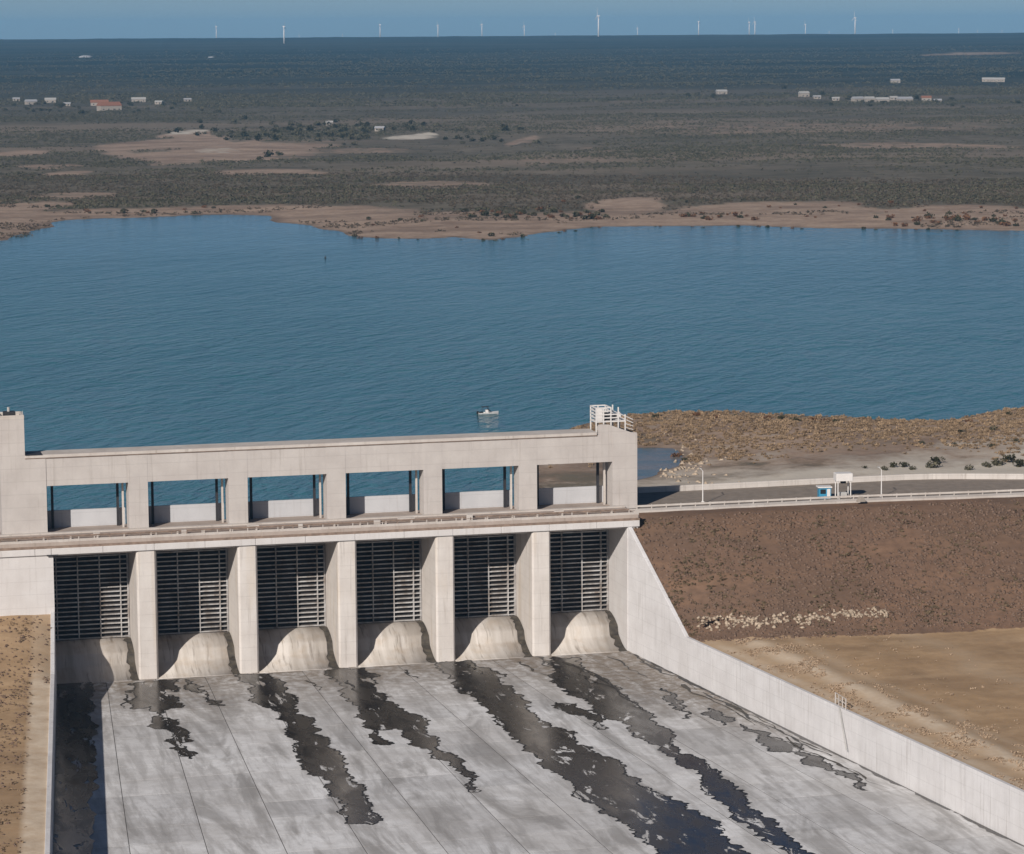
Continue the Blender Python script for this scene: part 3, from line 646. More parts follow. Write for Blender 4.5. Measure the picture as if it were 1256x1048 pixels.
for ya in (12.5, 16.5):
    for zz in (2.95, 3.6, 4.3, 4.95):
        m = MB(); m.box(XR-2.6, XR+(0.4 if zz > 4 else 1.9), ya-.1, ya+.1, ZB+zz-.11, ZB+zz+.11); dpart(m, 'rail', MAT['white_paint'], plat)
        if zz < 4: m = MB(); m.bar((XR+1.9, ya, ZB+zz+.2), (XR+5.0, ya+.3, ZB+zz-1.2), 0.2, 6); dpart(m, 'rail', MAT['white_paint'], plat)
for zz in (2.95, 3.6, 4.3, 4.95):
    for xa in (XR-2.6, XR+0.4):
        m = MB(); m.box(xa-.1, xa+.1, 12.5, 16.5, ZB+zz-.11, ZB+zz+.11); dpart(m, 'rail', MAT['white_paint'], plat)
m = MB(); m.box(XR-1.0, XR+1.0, 13.5, 15.5, ZB+2.35, ZB+3.7, 0.06); dpart(m, 'hoist_motor', MAT['dark_steel'], plat)
m = MB(); m.box(XR-2.5, XR-1.3, 12.45, 12.52, ZB+2.4, ZB+4.9); dpart(m, 'side_panel', MAT['white_paint'], plat)
m = MB(); m.box(XR+0.9, XR+3.0, 14.0, 15.8, ZB+2.35, ZB+3.5, .05); dpart(m, 'control_cabinet', MAT['white_paint'], plat)
m = MB(); m.box(XR+1.3, XR+2.0, 13.94, 14.0, ZB+2.5, ZB+3.3); dpart(m, 'cabinet_door', MAT['dark_steel'], plat)
for zz, q in ((1.0, 0), (1.7, 0.4)):
    m = MB(); m.bar((XR+3.3, 12.5, ZB+zz), (XR+5.0, 12.7, ZB+zz-.6), 0.18, 6); dpart(m, 'rail', MAT['white_paint'], plat)

# gates: lift on their own, so things of their own
ORD = ['in the bay beside the tall square tower', 'in the second bay from the tall square tower', 'in the third bay from the tall square tower',
       'in the third bay from the brown embankment', 'in the second bay from the brown embankment', 'in the bay beside the brown embankment']
def make_gate():
    r = empty('spillway_gate', (0, YG, ZC)); Z1 = 16.2
    m = MB(); m.box(0.06, W-0.06, 0.75, 0.95, 0.02, Z1); m.build('skin_plate', MAT['gate_skin'], r)
    n = 19
    for i in range(n):
        z = 0.25+i*(Z1-0.5)/(n-1)
        m = MB(); m.box(0.1, W-0.1, 0.12, 0.75, z-.05, z+.05); m.box(0.1, W-0.1, 0.0, 0.12, z-.105, z+.105); m.build('horizontal_girder', MAT['gate_rib'], r)
    for xa in (1.6, 5.6, 9.7, 13.6):
        m = MB(); m.box(xa-.09, xa+.09, -0.05, 0.75, 0.1, Z1-.1); m.build('vertical_rib', MAT['gate_rib'], r)
    for xa in (0.1, W-0.35):
        m = MB(); m.box(xa, xa+.25, 0.02, 0.75, 0.03, Z1); m.build('end_beam', MAT['gate_rib'], r)
    return r
g0 = make_gate()
for k in range(NB):
    r = g0 if k == 0 else copy_tree(g0); r.location = (k*L, YG, ZC)
    tag(r, 'dark steel gate with pale ribs '+ORD[k], 'gate', 'spillway gates between the piers')

# ------------------------------------------------------------------ chute walls
def chute_wall(side, name, label):
    o = empty(name, (wall_x(side, 0), 0, 0)); tag(o, label, 'wall')
    ysq = [-0.02, -9, -18, -27]+[-27-11.4*i for i in range(1, 28)]
    for a, b in zip(ysq[:-1], ysq[1:]):
        g_ = 0.022; a2, b2 = a-g_, b+g_; th = 0.75*side
        vs = []
        for y in (a2, b2):
            x = wall_x(side, y)-wall_x(side, 0); zt = wall_z(y, side)
            vs += [(x, y, -0.5), (x+th, y, -0.5), (x+th, y, zt), (x+th-0.05*side, y, zt+0.05), (x+0.05*side, y, zt+.05), (x, y, zt)]
        m = MB(); m.add(vs, [(0, 1, 2, 3, 4, 5), (11, 10, 9, 8, 7, 6)]+[(i, (i+1) % 6, 6+(i+1) % 6, 6+i) for i in range(6)])
        m.build('wall_panel', MAT['wall'], o)
    return o
rw = chute_wall(1, 'chute_wall', 'long white concrete chute wall at the foot of the brown embankment')
chute_wall(-1, 'chute_wall', 'concrete chute wall in front of the tall tower, throwing shade on the apron')

# ladder down the white wall with its hoops on top
P = atz(1040, 868, 7.9); yy_ = P[1]; ldr = empty('wall_ladder', (wall_x(1, yy_), yy_, 0)); tag(ldr, 'thin grey ladder hanging down the long white chute wall', 'ladder')
top = Vector((-0.10, 0, 8.0)); bot = Vector((-0.16, 3.6*-1, 1.6))
for dy in (0, -0.45):
    m = MB(); m.bar(top+Vector((0, dy, 0)), bot+Vector((0, dy, 0)), 0.13, 6); m.build('side_rail', MAT['galv'], ldr)
for i in range(18):
    q = top.lerp(bot, (i+.5)/18); m = MB(); m.bar(q, q+Vector((0, -.45, 0)), 0.06, 5); m.build('rung', MAT['galv'], ldr)
hp = empty('guard_hoop', (wall_x(1, yy_)+0.5, yy_, 7.9)); tag(hp, 'small pale tubular guard rail on top of the chute wall above the ladder', 'guard rail')
for dy in (-1.6, 0.0, 1.7, 3.3):
    m = MB(); m.bar((0, dy, -.1), (0, dy, 1.9), 0.2, 6); m.build('post', MAT['cap'], hp)
for zz in (1.0, 1.85):
    m = MB(); m.bar((0, -1.6, zz), (0, 3.3, zz), 0.16, 6); m.build('rail', MAT['cap'], hp)

# ------------------------------------------------------------------ crest road and its furniture
def road_line(off0, off1):
    """the crest road runs straight from the dam, then bends a little to the lake"""
    return None
def ry(x): return 9.6-2.2*float(sstep(150, 200, x))+0.0*x          # near edge
def rf(x): return 29.0+1.2*float(sstep(120, 175, x))-8.5*float(sstep(178, 215, x))-0.03*max(0, x-215)
rx = list(np.arange(112.2, 420, 4.0))
m = MB(); vs = []
for x in rx: vs += [(x, ry(x), 26.1), (x, rf(x)+.6, 26.1), (x, ry(x), 25.0), (x, rf(x)+.6, 25.0)]
fs = []
for i in range(len(rx)-1):
    a = 4*i; fs += [(a, a+4, a+5, a+1), (a+2, a, a+4, a+6), (a+1, a+5, a+7, a+3)]
m.add(vs, fs); tag(m.build('road', MAT['asphalt']), kind='structure')
pp = empty('parapet_wall', (112, 29, 26.1)); tag(pp, 'low white parapet wall along the lake side of the crest road', 'wall')
for x in np.arange(112.6, 400, 6.0):
    def sec(x):
        y = rf(x)-29; return [(x-112, y-.30, -.15), (x-112, y+.30, -.15), (x-112, y+.22, 1.15), (x-112, y-.22, 1.15)]
    a = sec(x); b = sec(x+5.97); m = MB(); m.add(a+b, [(0, 1, 2, 3), (7, 6, 5, 4)]+[(i, (i+1) % 4, 4+(i+1) % 4, 4+i) for i in range(4)])
    m.build('parapet_block', MAT['cap_pale'], pp)
gr = empty('guard_rail', (112, 9.3, 26.1)); tag(gr, 'low pale guard rail on posts along the embankment side of the crest road', 'guard rail')
pm = MB(); pm.box(-.09, .09, -.09, .09, -.75, .85); pme = pm.mesh('post', MAT['cap'])
gx = np.arange(114.5, 330, 3.0)
for x in gx:
    o = bpy.data.objects.new('post', pme); link(o, gr); o.location = (x-112, ry(x)-9.6, 0)
for a, b in zip(gx[:-1], gx[1:]):
    m = MB(); ya, yb = ry(a)-9.6, ry(b)-9.6
    m.add([(a-112, ya-.16, .42), (a-112, ya-.1, .42), (a-112, ya-.1, .80), (a-112, ya-.16, .80), (b-112, yb-.16, .42), (b-112, yb-.1, .42), (b-112, yb-.1, .80), (b-112, yb-.16, .80)],
          [(0, 1, 2, 3), (7, 6, 5, 4)]+[(i, (i+1) % 4, 4+(i+1) % 4, 4+i) for i in range(4)])
    m.build('rail', MAT['cap'], gr)
sw = MB(); vs = []; fs = []
for i, x in enumerate(rx): vs += [(x, ry(x)-1.6, 25.95), (x, ry(x)-.02, 26.18), (x, ry(x)-1.6, 24.9), (x, ry(x)-.02, 24.9)]
for i in range(len(rx)-1):
    a = 4*i; fs += [(a, a+4, a+5, a+1), (a+2, a, a+4, a+6)]
sw.add(vs, fs); tag(sw.build('verge', MAT['cap']), kind='structure')

def lamp(px, py, h, label):
    P = atz(px, py, 26.1); o = empty('lamp_post', (P[0], P[1], 26.1)); tag(o, label, 'lamp post', 'lamp posts along the crest road')
    m = MB(); m.box(-.25, .25, -.25, .25, -.05, .5, .04); m.build('base', MAT['white_paint'], o)
    m = MB(); m.bar((0, 0, .4), (0, 0, h), .26, 8, .16); m.build('pole', MAT['white_paint'], o)
    m = MB(); m.bar((0, 0, h-.1), (0, 1.6, h+.25), .12, 6); m.build('arm', MAT['white_paint'], o)
    m = MB(); m.box(-.15, .15, 1.4, 2.1, h+.15, h+.32); m.build('lamp_head', MAT['galv'], o)
lamp(862, 618, 6.6, 'thin white lamp post on the crest road nearest the dam end')
lamp(1081, 610, 5.6, 'thin white lamp post on the crest road beyond the white canopy')
# blue kiosk and white canopy at the checkpoint
P = atz(1011, 611, 26.1); ks = empty('kiosk', (P[0], P[1], 26.1), -0.15); tag(ks, 'small blue kiosk with a white roof standing on the crest road', 'kiosk')
m = MB(); m.box(-1.2, 1.2, -1.0, 1.0, 0, 2.2, .05); wl = m.build('wall', MAT['blue'], ks)
m = MB(); m.box(-1.5, 1.4, -1.2, 1.2, 2.2, 2.42, .05); m.build('roof', MAT['white_paint'], ks)
m = MB(); m.box(-1.0, 0.1, -1.05, -.99, 1.0, 1.9); m.build('window', MAT['glass'], ks)
m = MB(); m.box(0.35, 1.0, -1.04, -.99, 0.05, 1.95); m.build('door', MAT['white_paint'], ks)
P = atz(1034, 611, 26.1); cn = empty('canopy', (P[0], P[1], 26.1), -0.1); tag(cn, 'white box canopy raised on four thin posts over the crest road', 'canopy')
m = MB(); m.box(-1.7, 1.7, -1.3, 1.3, 3.6, 5.1, .1); m.build('roof', MAT['white_paint'], cn)
for a in (-1.3, 1.3):
    for b in (-1.0, 1.0):
        m = MB(); m.bar((a, b, -.02), (a, b, 3.7), .22, 8); m.build('post', MAT['white_paint'], cn)
m = MB(); m.box(-.5, .5, -.4, .4, 3.0, 3.6, .05); m.build('lamp_housing', MAT['dark_steel'], cn)
m = MB(); m.box(-.9, .9, .2, 1.0, 0, 1.1, .05); m.build('counter', MAT['galv'], cn)
P = atz(1056, 616, 26.0); m = MB(); m.prism([(-.9, 0), (.9, 0), (.75, .35), (.45, .95), (-.45, .95), (-.75, .35)], 'y', -.35, .35); o = m.build('barrier_block', MAT['stucco']); o.location = (P[0], P[1], 26.08); tag(o, 'short tan concrete barrier block beside the guard rail near the canopy', 'barrier')

# ------------------------------------------------------------------ boat and buoy
P = atz(598, 508, ZW); bt = empty('motor_boat', (P[0], P[1], ZW), -0.06); bt.scale = (1.15, 1.15, 1.0); tag(bt, 'small white motor boat with a dark windscreen floating on the lake', 'boat')
secs = [(-2.2, .8, .42), (-1.2, .9, .42), (.4, .88, .46), (1.4, .68, .55), (2.1, .36, .66), (2.6, .06, .76)]
m = MB(); vs = []
for xx_, hw, hz in secs: vs += [(xx_, -hw, hz), (xx_, -hw*.8, .05), (xx_, 0, -.22), (xx_, hw*.8, .05), (xx_, hw, hz)]
fs = [(5*i+j, 5*i+j+1, 5*i+j+6, 5*i+j+5) for i in range(5) for j in range(4)]+[(0, 1, 2, 3, 4)]+[(5*i+4, 5*i, 5*i+5, 5*i+9) for i in range(2, 5)]
m.add(vs, fs); m.build('hull', MAT['white_paint'], bt)
m = MB(); m.box(-2.1, .4, -.7, .7, .12, .2); m.build('cockpit_floor', MAT['galv'], bt)
m = MB(); m.box(-.5, .35, -.55, .55, .18, 1.15, .08); m.build('console', MAT['white_paint'], bt)
m = MB(); m.prism([(.05, 1.1), (.75, .72), (.8, .76), (.1, 1.55), (.02, 1.55)], 'y', -.75, .75); m.build('windscreen', MAT['glass'], bt)
m = MB(); m.box(-1.9, -1.1, -.7, .7, .18, .62, .06); m.build('seat', MAT['black'], bt)
m = MB(); m.box(-2.6, -2.15, -.22, .22, -.2, .85, .07); m.build('outboard_motor', MAT['black'], bt)
m = MB(); [m.bar((xx_, yy2, .6), (xx_, yy2, 1.95), .07) for xx_ in (-1.2, .1) for yy2 in (-.7, .7)]; m.box(-1.4, .3, -.8, .8, 1.93, 2.0); m.build('sun_top', MAT['dark_steel'], bt)
P = atz(399, 317, ZW); by = empty('buoy', (P[0], P[1], ZW)); by.scale = (.5, .5, .42); tag(by, 'dark marker buoy floating far out on the lake', 'buoy')
m = MB(); m.bar((0, 0, -.5), (0, 0, .7), 1.9, 12); m.build('float', MAT['black'], by)
m = MB(); m.bar((0, 0, .6), (0, 0, 3.2), 1.3, 8, .35); m.build('mast', MAT['dark_steel'], by)

# ------------------------------------------------------------------ plants
def bush_arrays(n, hw, hh, leaf, seed, lift=0.0):
    """leaf-sized triangles spread through a lumpy dome; returns V, F, tone"""
    q = np.random.default_rng(seed); V = []; T = []
    lumps = [(q.uniform(-.5, .5)*hw, q.uniform(-.5, .5)*hw, q.uniform(.25, .65)*hh, q.uniform(.4, .7)) for _ in range(6)]
    for i in range(n):
        lx, ly, lz, lr = lumps[q.integers(6)]; d = q.normal(size=3); d /= np.linalg.norm(d); d *= q.uniform(.45, 1)**.5*lr
        c = np.array([lx+d[0]*hw, ly+d[1]*hw, max(.04*hh, lz+d[2]*hh*.8)+lift]); a = q.normal(size=3); a /= np.linalg.norm(a); b = np.cross(a, q.normal(size=3)); b /= np.linalg.norm(b)
        s = leaf*q.uniform(.6, 1.3); V += [c+a*s, c-a*s*.6+b*s*.7, c-a*s*.6-b*s*.7]; t = q.uniform(); T += [t]*3
    V = np.array(V); return V, np.arange(len(V)).reshape(-1, 3), np.array(T)
def scatter(name, pts, protos, mat, smin, smax, kind='stuff', label=None, cat=None, tonevar=0.6, seed=3, parent=None):
    q = np.random.default_rng(seed); VS = []; FS = []; TS = []; off = 0
    idx = q.integers(len(protos), size=len(pts))
    for k, (V, F, T) in enumerate(protos):
        p = pts[idx == k]; n = len(p)
        if n == 0: continue
        a = q.uniform(0, 2*math.pi, n); s = q.uniform(smin, smax, n)
        ca, sa = np.cos(a)*s, np.sin(a)*s
        X = V[None, :, 0]*ca[:, None]-V[None, :, 1]*sa[:, None]+p[:, 0:1]; Y = V[None, :, 0]*sa[:, None]+V[None, :, 1]*ca[:, None]+p[:, 1:2]; Z = V[None, :, 2]*s[:, None]+p[:, 2:3]
        VS.append(np.stack([X, Y, Z], 2).reshape(-1, 3)); FS.append((F[None]+(np.arange(n)*len(V))[:, None, None]).reshape(-1, 3)+off); off += n*len(V)
        TS.append(np.clip(T[None]*(1-tonevar)+q.uniform(0, 1, n)[:, None]*tonevar, 0, 1).ravel())
    o = np_mesh(name, np.concatenate(VS), np.concatenate(FS), mat, False, {'tone': np.concatenate(TS)})
    link(o, parent); tag(o, label, cat, None, kind); return o

# scrub that covers the country behind the lake (nobody could count it)
N = 330000; rad = np.sqrt(rng.uniform(1450**2, 8200**2, N)); rad = np.where(rng.uniform(size=N) < .62, rng.uniform(1450, 4200, N), rad); az = rng.uniform(YAW-.27, YAW+.27, N)
px_, py_ = CAM[0]+np.sin(az)*rad, CAM[1]+np.cos(az)*rad
jj = np.clip(np.searchsorted(ys, py_)-1, 0, len(ys)-2); ii = np.clip(np.searchsorted(xs, px_)-1, 0, len(xs)-2); A2 = lambda a: a.reshape(GX.shape)[jj, ii]
stripe = fbm_arr(px_*0.35+py_*0.12, py_*1.5, 1/260.0, 3, 21.0)
dens = np.clip(0.40+A2(n_b)*0.9+A2(n_a)*0.7+stripe*1.15, 0.02, 1)*(1-sstep(4800, 8200, rad)*.93)*(1-sstep(.22, .55, A2(sand)))*(1-sstep(.2, .5, A2(pale)))
ok = (A2(sd) > 45) & (rng.uniform(size=N) < dens); px_, py_ = px_[ok], py_[ok]
pz_ = ground_z(px_, py_)
far_pts = np.stack([px_, py_, pz_-.1], 1)
az2 = rng.uniform(YAW-.25, YAW+.25, 60000); rd2 = rng.uniform(1440, 2350, 60000); bx_, by_ = CAM[0]+np.sin(az2)*rd2, CAM[1]+np.cos(az2)*rd2
jj = np.clip(np.searchsorted(ys, by_)-1, 0, len(ys)-2); ii = np.clip(np.searchsorted(xs, bx_)-1, 0, len(xs)-2); A2 = lambda a: a.reshape(GX.shape)[jj, ii]
sdb = A2(sd); nz = fbm_arr(bx_*0.45, by_, 1/45.0, 3, 31.0)
ok = (sdb > 4) & (((sdb > 110) & (sdb < 470) & (A2(sand) < .5) & (rng.uniform(size=60000) < .8)) | ((sdb <= 130) & (nz > 0.20) & (rng.uniform(size=60000) < .75)))
band_pts = np.stack([bx_[ok], by_[ok], ground_z(bx_[ok], by_[ok])-.1], 1)
scatter('scrub', band_pts, [bush_arrays(9, 1.4, 1.1, .58, 50+i) for i in range(5)], MAT['leaf_band'], .45, 1.15, label='dark brown brush in a belt just above the sandy far shore', cat='scrub', seed=12)
protos = [bush_arrays(9, 1.5, 1.25, .62, 40+i) for i in range(6)]
rads = rr(px_, py_)
scatter('scrub', far_pts[rads < 3600], protos, MAT['leaf_far'], .5, 1.25, label='grey green scrub covering the plain behind the lake', cat='scrub')
scatter('scrub', far_pts[rads >= 3600], protos, MAT['leaf_far'], .9, 2.0, label='distant dark scrub fading into the haze below the horizon', cat='scrub', seed=9)
print('scrub', len(far_pts))

def make_bush(name, hw, hh, n, leaf, mat, seed):
    o = empty(name); V, F, T = bush_arrays(n, hw, hh, leaf, seed); link(np_mesh('crown', V, F, MAT[mat], False, {'tone': T}), o)
    q = random.Random(seed); m = MB()
    for i in range(4): m.bar((0, 0, -.15), (q.uniform(-.5, .5)*hw, q.uniform(-.5, .5)*hw, hh*.7), .14*hh/2, 5, .04)
    m.build('stem', MAT['bark'], o); return o
def bushes(name, spots, kinds, label, group, cat='bush'):
    pro = []
    for i, (x, y, z, s) in enumerate(spots):
        k = i % len(kinds)
        if i < len(kinds): o = make_bush(name, *kinds[k]); pro.append(o)
        else: o = copy_tree(pro[k])
        o.location = (x, y, z-.05); o.scale = (s, s, s*random.uniform(.8, 1.1)); o.rotation_euler = (0, 0, random.uniform(0, 6.28))
        tag(o, label, cat, group)
q = random.Random(11)
def shore_spots(pxs, base=20.0):
    out = []
    for x, y, s in pxs:
        P = px2far(x, y); out.append((P[0], P[1], float(ground_z(P[0], P[1])), s))
    return out
# rows of dark bushes standing on the sand of the far shore
sp = [(x+q.uniform(-3, 3), 264+q.uniform(-3, 3), q.uniform(.6, 1.3)) for x in range(838, 928, 7)]
sp += [(x+q.uniform(-4, 4), 270+q.uniform(-4, 4), q.uniform(.7, 1.5)) for x in range(1088, 1256, 6)]
sp += [(x+q.uniform(-8, 8), 258+q.uniform(-9, 9), q.uniform(.4, .9)) for x in range(940, 1250, 16)]
bushes('shore_bush', shore_spots(sp), [(2.2, 2.0, 70, .55, 'leaf_rust', 61), (2.5, 2.1, 70, .6, 'leaf_dark', 62), (2.0, 1.8, 60, .5, 'leaf_rust', 63)],
       'dark rusty bush on the sandy far shore across from the embankment', 'bushes along the sandy far shore')
sp = [(x+q.uniform(-3, 3), 263+q.uniform(-5, 4), q.uniform(.7, 1.5)) for x in range(570, 745, 4)]
sp += [(x+q.uniform(-3, 3), y+q.uniform(-2, 2), q.uniform(.6, 1.2)) for x, y in [(460, 272), (490, 270), (516, 272), (517, 265), (452, 265), (683, 246), (690, 248), (709, 243), (731, 250), (585, 280), (600, 283), (640, 286), (560, 277), (450, 290), (470, 291), (440, 288)]]
sp += [(x+q.uniform(-4, 4), np.interp(x, [p[0] for p in FAR], [p[1] for p in FAR])-2-q.uniform(0, 4), q.uniform(.35, .8)) for x in range(436, 1250, 13)]
sp += [(x+q.uniform(-5, 5), 255+q.uniform(-3, 3), q.uniform(.7, 1.4)) for x in (60, 75, 108, 158, 180, 182, 190, 240, 250, 262, 95, 225)]
bushes('shore_bush', shore_spots(sp), [(2.4, 2.0, 70, .6, 'leaf_dark', 71), (2.2, 1.8, 70, .55, 'leaf_far', 72), (2.0, 1.7, 60, .5, 'leaf_rust', 73)],
       'low dark green bush in a thicket on the far shore across from the gates', 'bushes in the thickets of the far shore')
# trees round the farms
sp = [(x+q.uniform(-5, 5), y+q.uniform(-2.5, 2.5), q.uniform(.7, 1.3)) for x, y in [(300, 170), (320, 167), (340, 166), (360, 165), (380, 163), (400, 166), (420, 163), (440, 168), (455, 160), (470, 158), (545, 172), (560, 168), (580, 172), (390, 152), (405, 155), (455, 158), (620, 163), (640, 160), (330, 192), (340, 190), (323, 194), (60, 127), (75, 132), (150, 133), (165, 130), (178, 135), (215, 128), (45, 136), (95, 138), (985, 126), (1010, 118), (1035, 124), (1075, 117), (1060, 128), (1120, 122), (1145, 128), (1165, 132), (1205, 122), (840, 118), (858, 117), (880, 122), (960, 118), (965, 108), (270, 140), (300, 145)]]
bushes('farm_tree', shore_spots(sp), [(4.2, 4.6, 110, 1.1, 'leaf_dark', 81), (4.6, 4.0, 110, 1.1, 'leaf_far', 82)],
       'dark rounded tree among the distant farms behind the lake', 'trees round the distant farms', 'tree')

sp = [(random.gauss(420, 95), 164+random.gauss(0, 6), q.uniform(.5, 1.25)) for _ in range(170)]
sp = [p for p in sp if not (450 < p[0] < 560 and p[1] > 163)]
bushes('grove_tree', shore_spots(sp), [(4.0, 4.0, 90, 1.0, 'leaf_dark', 83), (4.4, 3.6, 90, 1.0, 'leaf_far', 84)],
       'green tree in the loose grove around the pale clearing', 'trees of the grove round the pale clearing', 'tree')
sp = [(random.gauss(110, 55), 132+random.gauss(0, 4), q.uniform(.5, .95)) for _ in range(34)]+[(random.gauss(1070, 60), 125+random.gauss(0, 4.5), q.uniform(.5, 1.0)) for _ in range(34)]
bushes('hamlet_tree', shore_spots([p for p in sp if p[0] > 3]), [(4.2, 4.2, 90, 1.1, 'leaf_dark', 85), (4.4, 3.8, 90, 1.1, 'leaf_far', 86)],
       'dark low tree standing between the houses of a distant hamlet', 'trees between the hamlet houses', 'tree')
# near shore on the right: dry brush (uncountable) and single bushes
n = 36000; X = rng.uniform(118, 420, n); Y = rng.uniform(34, 235, n)
jj = np.clip(np.searchsorted(ys, Y)-1, 0, len(ys)-2); ii = np.clip(np.searchsorted(xs, X)-1, 0, len(xs)-2); A2 = lambda a: a.reshape(GX.shape)[jj, ii]
sdv = A2(sd); band = np.exp(-((Y-(176-0.10*(X-180)))/44)**2)
ok = (sdv > 1.5) & (rng.uniform(size=n) < np.clip(band*1.5+A2(n_a)*0.5-.18, 0.0, 1)*0.8)
pts = np.stack([X[ok], Y[ok], ground_z(X[ok], Y[ok])-.05], 1)
scatter('dry_brush', pts, [bush_arrays(26, .9, .75, .34, 90+i) for i in range(4)], MAT['leaf_dry'], .35, .95, label='tawny dry brush covering the near shore behind the crest road', cat='brush', tonevar=.7)
def near_spots(l):
    out = []
    for x, y, s in l:
        P = atz(x, y, 18.6); out.append((P[0], P[1], float(ground_z(P[0], P[1])), s))
    return out
sp = [(1150, 570, 1.2), (1147, 576, 1.3), (1110, 574, .9), (1120, 577, .7), (1095, 574, .8), (1225, 572, 1.2), (1238, 569, 1.3), (1210, 574, .9), (1252, 574, 1.2), (1190, 578, .8), (1215, 552, .7), (1170, 548, .6), (1245, 545, .7), (1085, 578, .7), (1060, 576, .5), (1130, 546, .6), (1180, 532, .8), (1220, 528, .8)]
bushes('shore_bush', near_spots(sp), [(1.5, 1.5, 90, .36, 'leaf_dark', 101), (1.7, 1.4, 90, .36, 'leaf_far', 102)],
       'dark green bush on the sandy strip just behind the crest road parapet', 'bushes behind the crest road parapet')
sp = [(x+q.uniform(-5, 5), y+q.uniform(-2, 2), q.uniform(.6, 1.1)) for x, y in [(800, 510), (850, 508), (905, 509), (935, 508), (960, 509), (1000, 512), (1030, 515), (1190, 513), (1240, 504), (830, 553), (845, 557), (720, 530), (745, 540), (1010, 511), (970, 512), (880, 509)]]
bushes('waterside_bush', near_spots(sp), [(1.6, 1.2, 80, .36, 'leaf_dark', 111), (1.6, 1.0, 80, .36, 'leaf_rust', 112)],
       'low dark bush at the water line of the near shore', 'bushes at the near water line')

# stones: riprap on the embankment and a band of pale rubble at its foot
def rock_proto(seed):
    q = np.random.default_rng(seed); V = np.array([(1, 0, 0), (-1, 0, 0), (0, 1, 0), (0, -1, 0), (0, 0, .8), (0, 0, -.6)], float)*q.uniform(.6, 1.3, (6, 1))+q.normal(0, .13, (6, 3))
    F = np.array([(0, 2, 4), (2, 1, 4), (1, 3, 4), (3, 0, 4), (2, 0, 5), (1, 2, 5), (3, 1, 5), (0, 3, 5)]); return V, F, np.full(6, .5)
RP = [rock_proto(i) for i in range(8)]
n = 22000; pts = []
for _ in range(n):
    y = random.uniform(-37, 3.5); x = wall_x(1, y)+0.8+random.random()**0.9*190; qd = x-wall_x(1, y); toe = -29-9*(1-math.exp(-qd/14))
    if y < toe-1 or fbm(x/7, y/7, 2, 3) < -0.35: continue
    pts.append((x, y, bank_z(x, y)))
scatter('riprap', np.array(pts), RP, MAT['stone'], .12, .5, label='brown loose stones covering the embankment slope', cat='stones')
pts = []
for _ in range(5200):
    y = random.uniform(-36, 3); x = wall_x(1, y)+1+random.random()**1.4*190; qd = x-wall_x(1, y)
    if y < -29-9*(1-math.exp(-qd/14)) or fbm(x/9, y/9, 12, 3)+.25*math.exp(-qd/16)*(1 if y > -20 else 0) < .12: continue
    pts.append((x, y, bank_z(x, y)-.03))
scatter('dry_grass', np.array(pts), [bush_arrays(12, .5, .34, .22, 140+i) for i in range(4)], MAT['leaf_slope'], .5, 1.3, label='olive brown tufts growing between the stones of the embankment slope', cat='grass', seed=16)
pts = []
for _ in range(220):
    P = atz(random.gauss(835, 24), 566+random.gauss(0, 12), ZW+.5); x, y = P[0], P[1]
    if y < 40 or fbm(x/10, y/10, 4, 2) < -.05: continue
    pts.append((x, y, float(ground_z(x, y))))
scatter('shore_stones', np.array([p for p in pts if p[2] > ZW-.1]), RP, MAT['rubble'], .25, .95, label='pale broken stones around the murky inlet behind the gantry', cat='stones', seed=31)
pts = []
for _ in range(620):
    t = random.random(); px0 = 856+t*236; py0 = 764-17*max(0, t-.25)+random.gauss(0, 4.6)*(1.1-.5*t)+5*fbm(px0/25, 7, 1, 2)
    if fbm(px0/11, py0/7, 3, 2) < -0.05 and random.random() < .85: continue
    z = 11.0
    for _k in range(12):
        P = atz(px0, py0, z); z = .5*z+.5*bank_z(P[0], P[1])
    P = atz(px0, py0, z); pts.append((P[0], P[1], z+.1))
scatter('pale_rubble', np.array(pts), RP, MAT['rubble'], .12, .6, label='band of whitish broken rubble lying at the foot of the embankment', cat='rubble', seed=4)
pts = []
for _ in range(6000):                                     # dry grass along the track beside the white wall
    y = random.uniform(-190, -34); qd = abs(random.gauss(8.6, 3.6)) if random.random() < .9 else random.uniform(1, 40); x = wall_x(1, y)+.6+qd
    if fbm(x/6, y/6, 7, 3) < 0.02: continue
    pts.append((x, y, bank_z(x, y)-.03))
TP = [bush_arrays(10, .42, .2, .16, 120+i) for i in range(4)]
scatter('dry_grass', np.array(pts), TP, MAT['grass'], .5, 1.4, label='straw coloured dry grass beside the track behind the white chute wall', cat='grass')
pts = []
for _ in range(4200):
    y = random.uniform(-165, -1); x = wall_x(-1, y)-.7-random.random()*26; qd = wall_x(-1, y)-x
    if (qd < 3.9 and y < -34) or fbm(x/5, y/5, 15, 3) < -.1: continue
    pts.append((x, y, bank_z(x, y, LV, lyy, lws, -1)))
scatter('clods', np.array(pts), RP, MAT['stone'], .1, .42, label='dark earth clods scattered over the bank beside the shaded chute wall', cat='clods', seed=26)
pts = []
for _ in range(2600):
    y = random.uniform(-160, -1); x = wall_x(-1, y)-3.6-random.random()*40
    if fbm(x/4, y/4, 9, 3) < 0.0: continue
    pts.append((x, y, bank_z(x, y, LV, lyy, lws, -1)-.03))
scatter('dry_grass', np.array(pts), [bush_arrays(10, .4, .3, .2, 130+i) for i in range(3)], MAT['leaf_dry'], .5, 1.2, label='brown dry grass on the bank beside the shaded chute wall', cat='grass', seed=6)

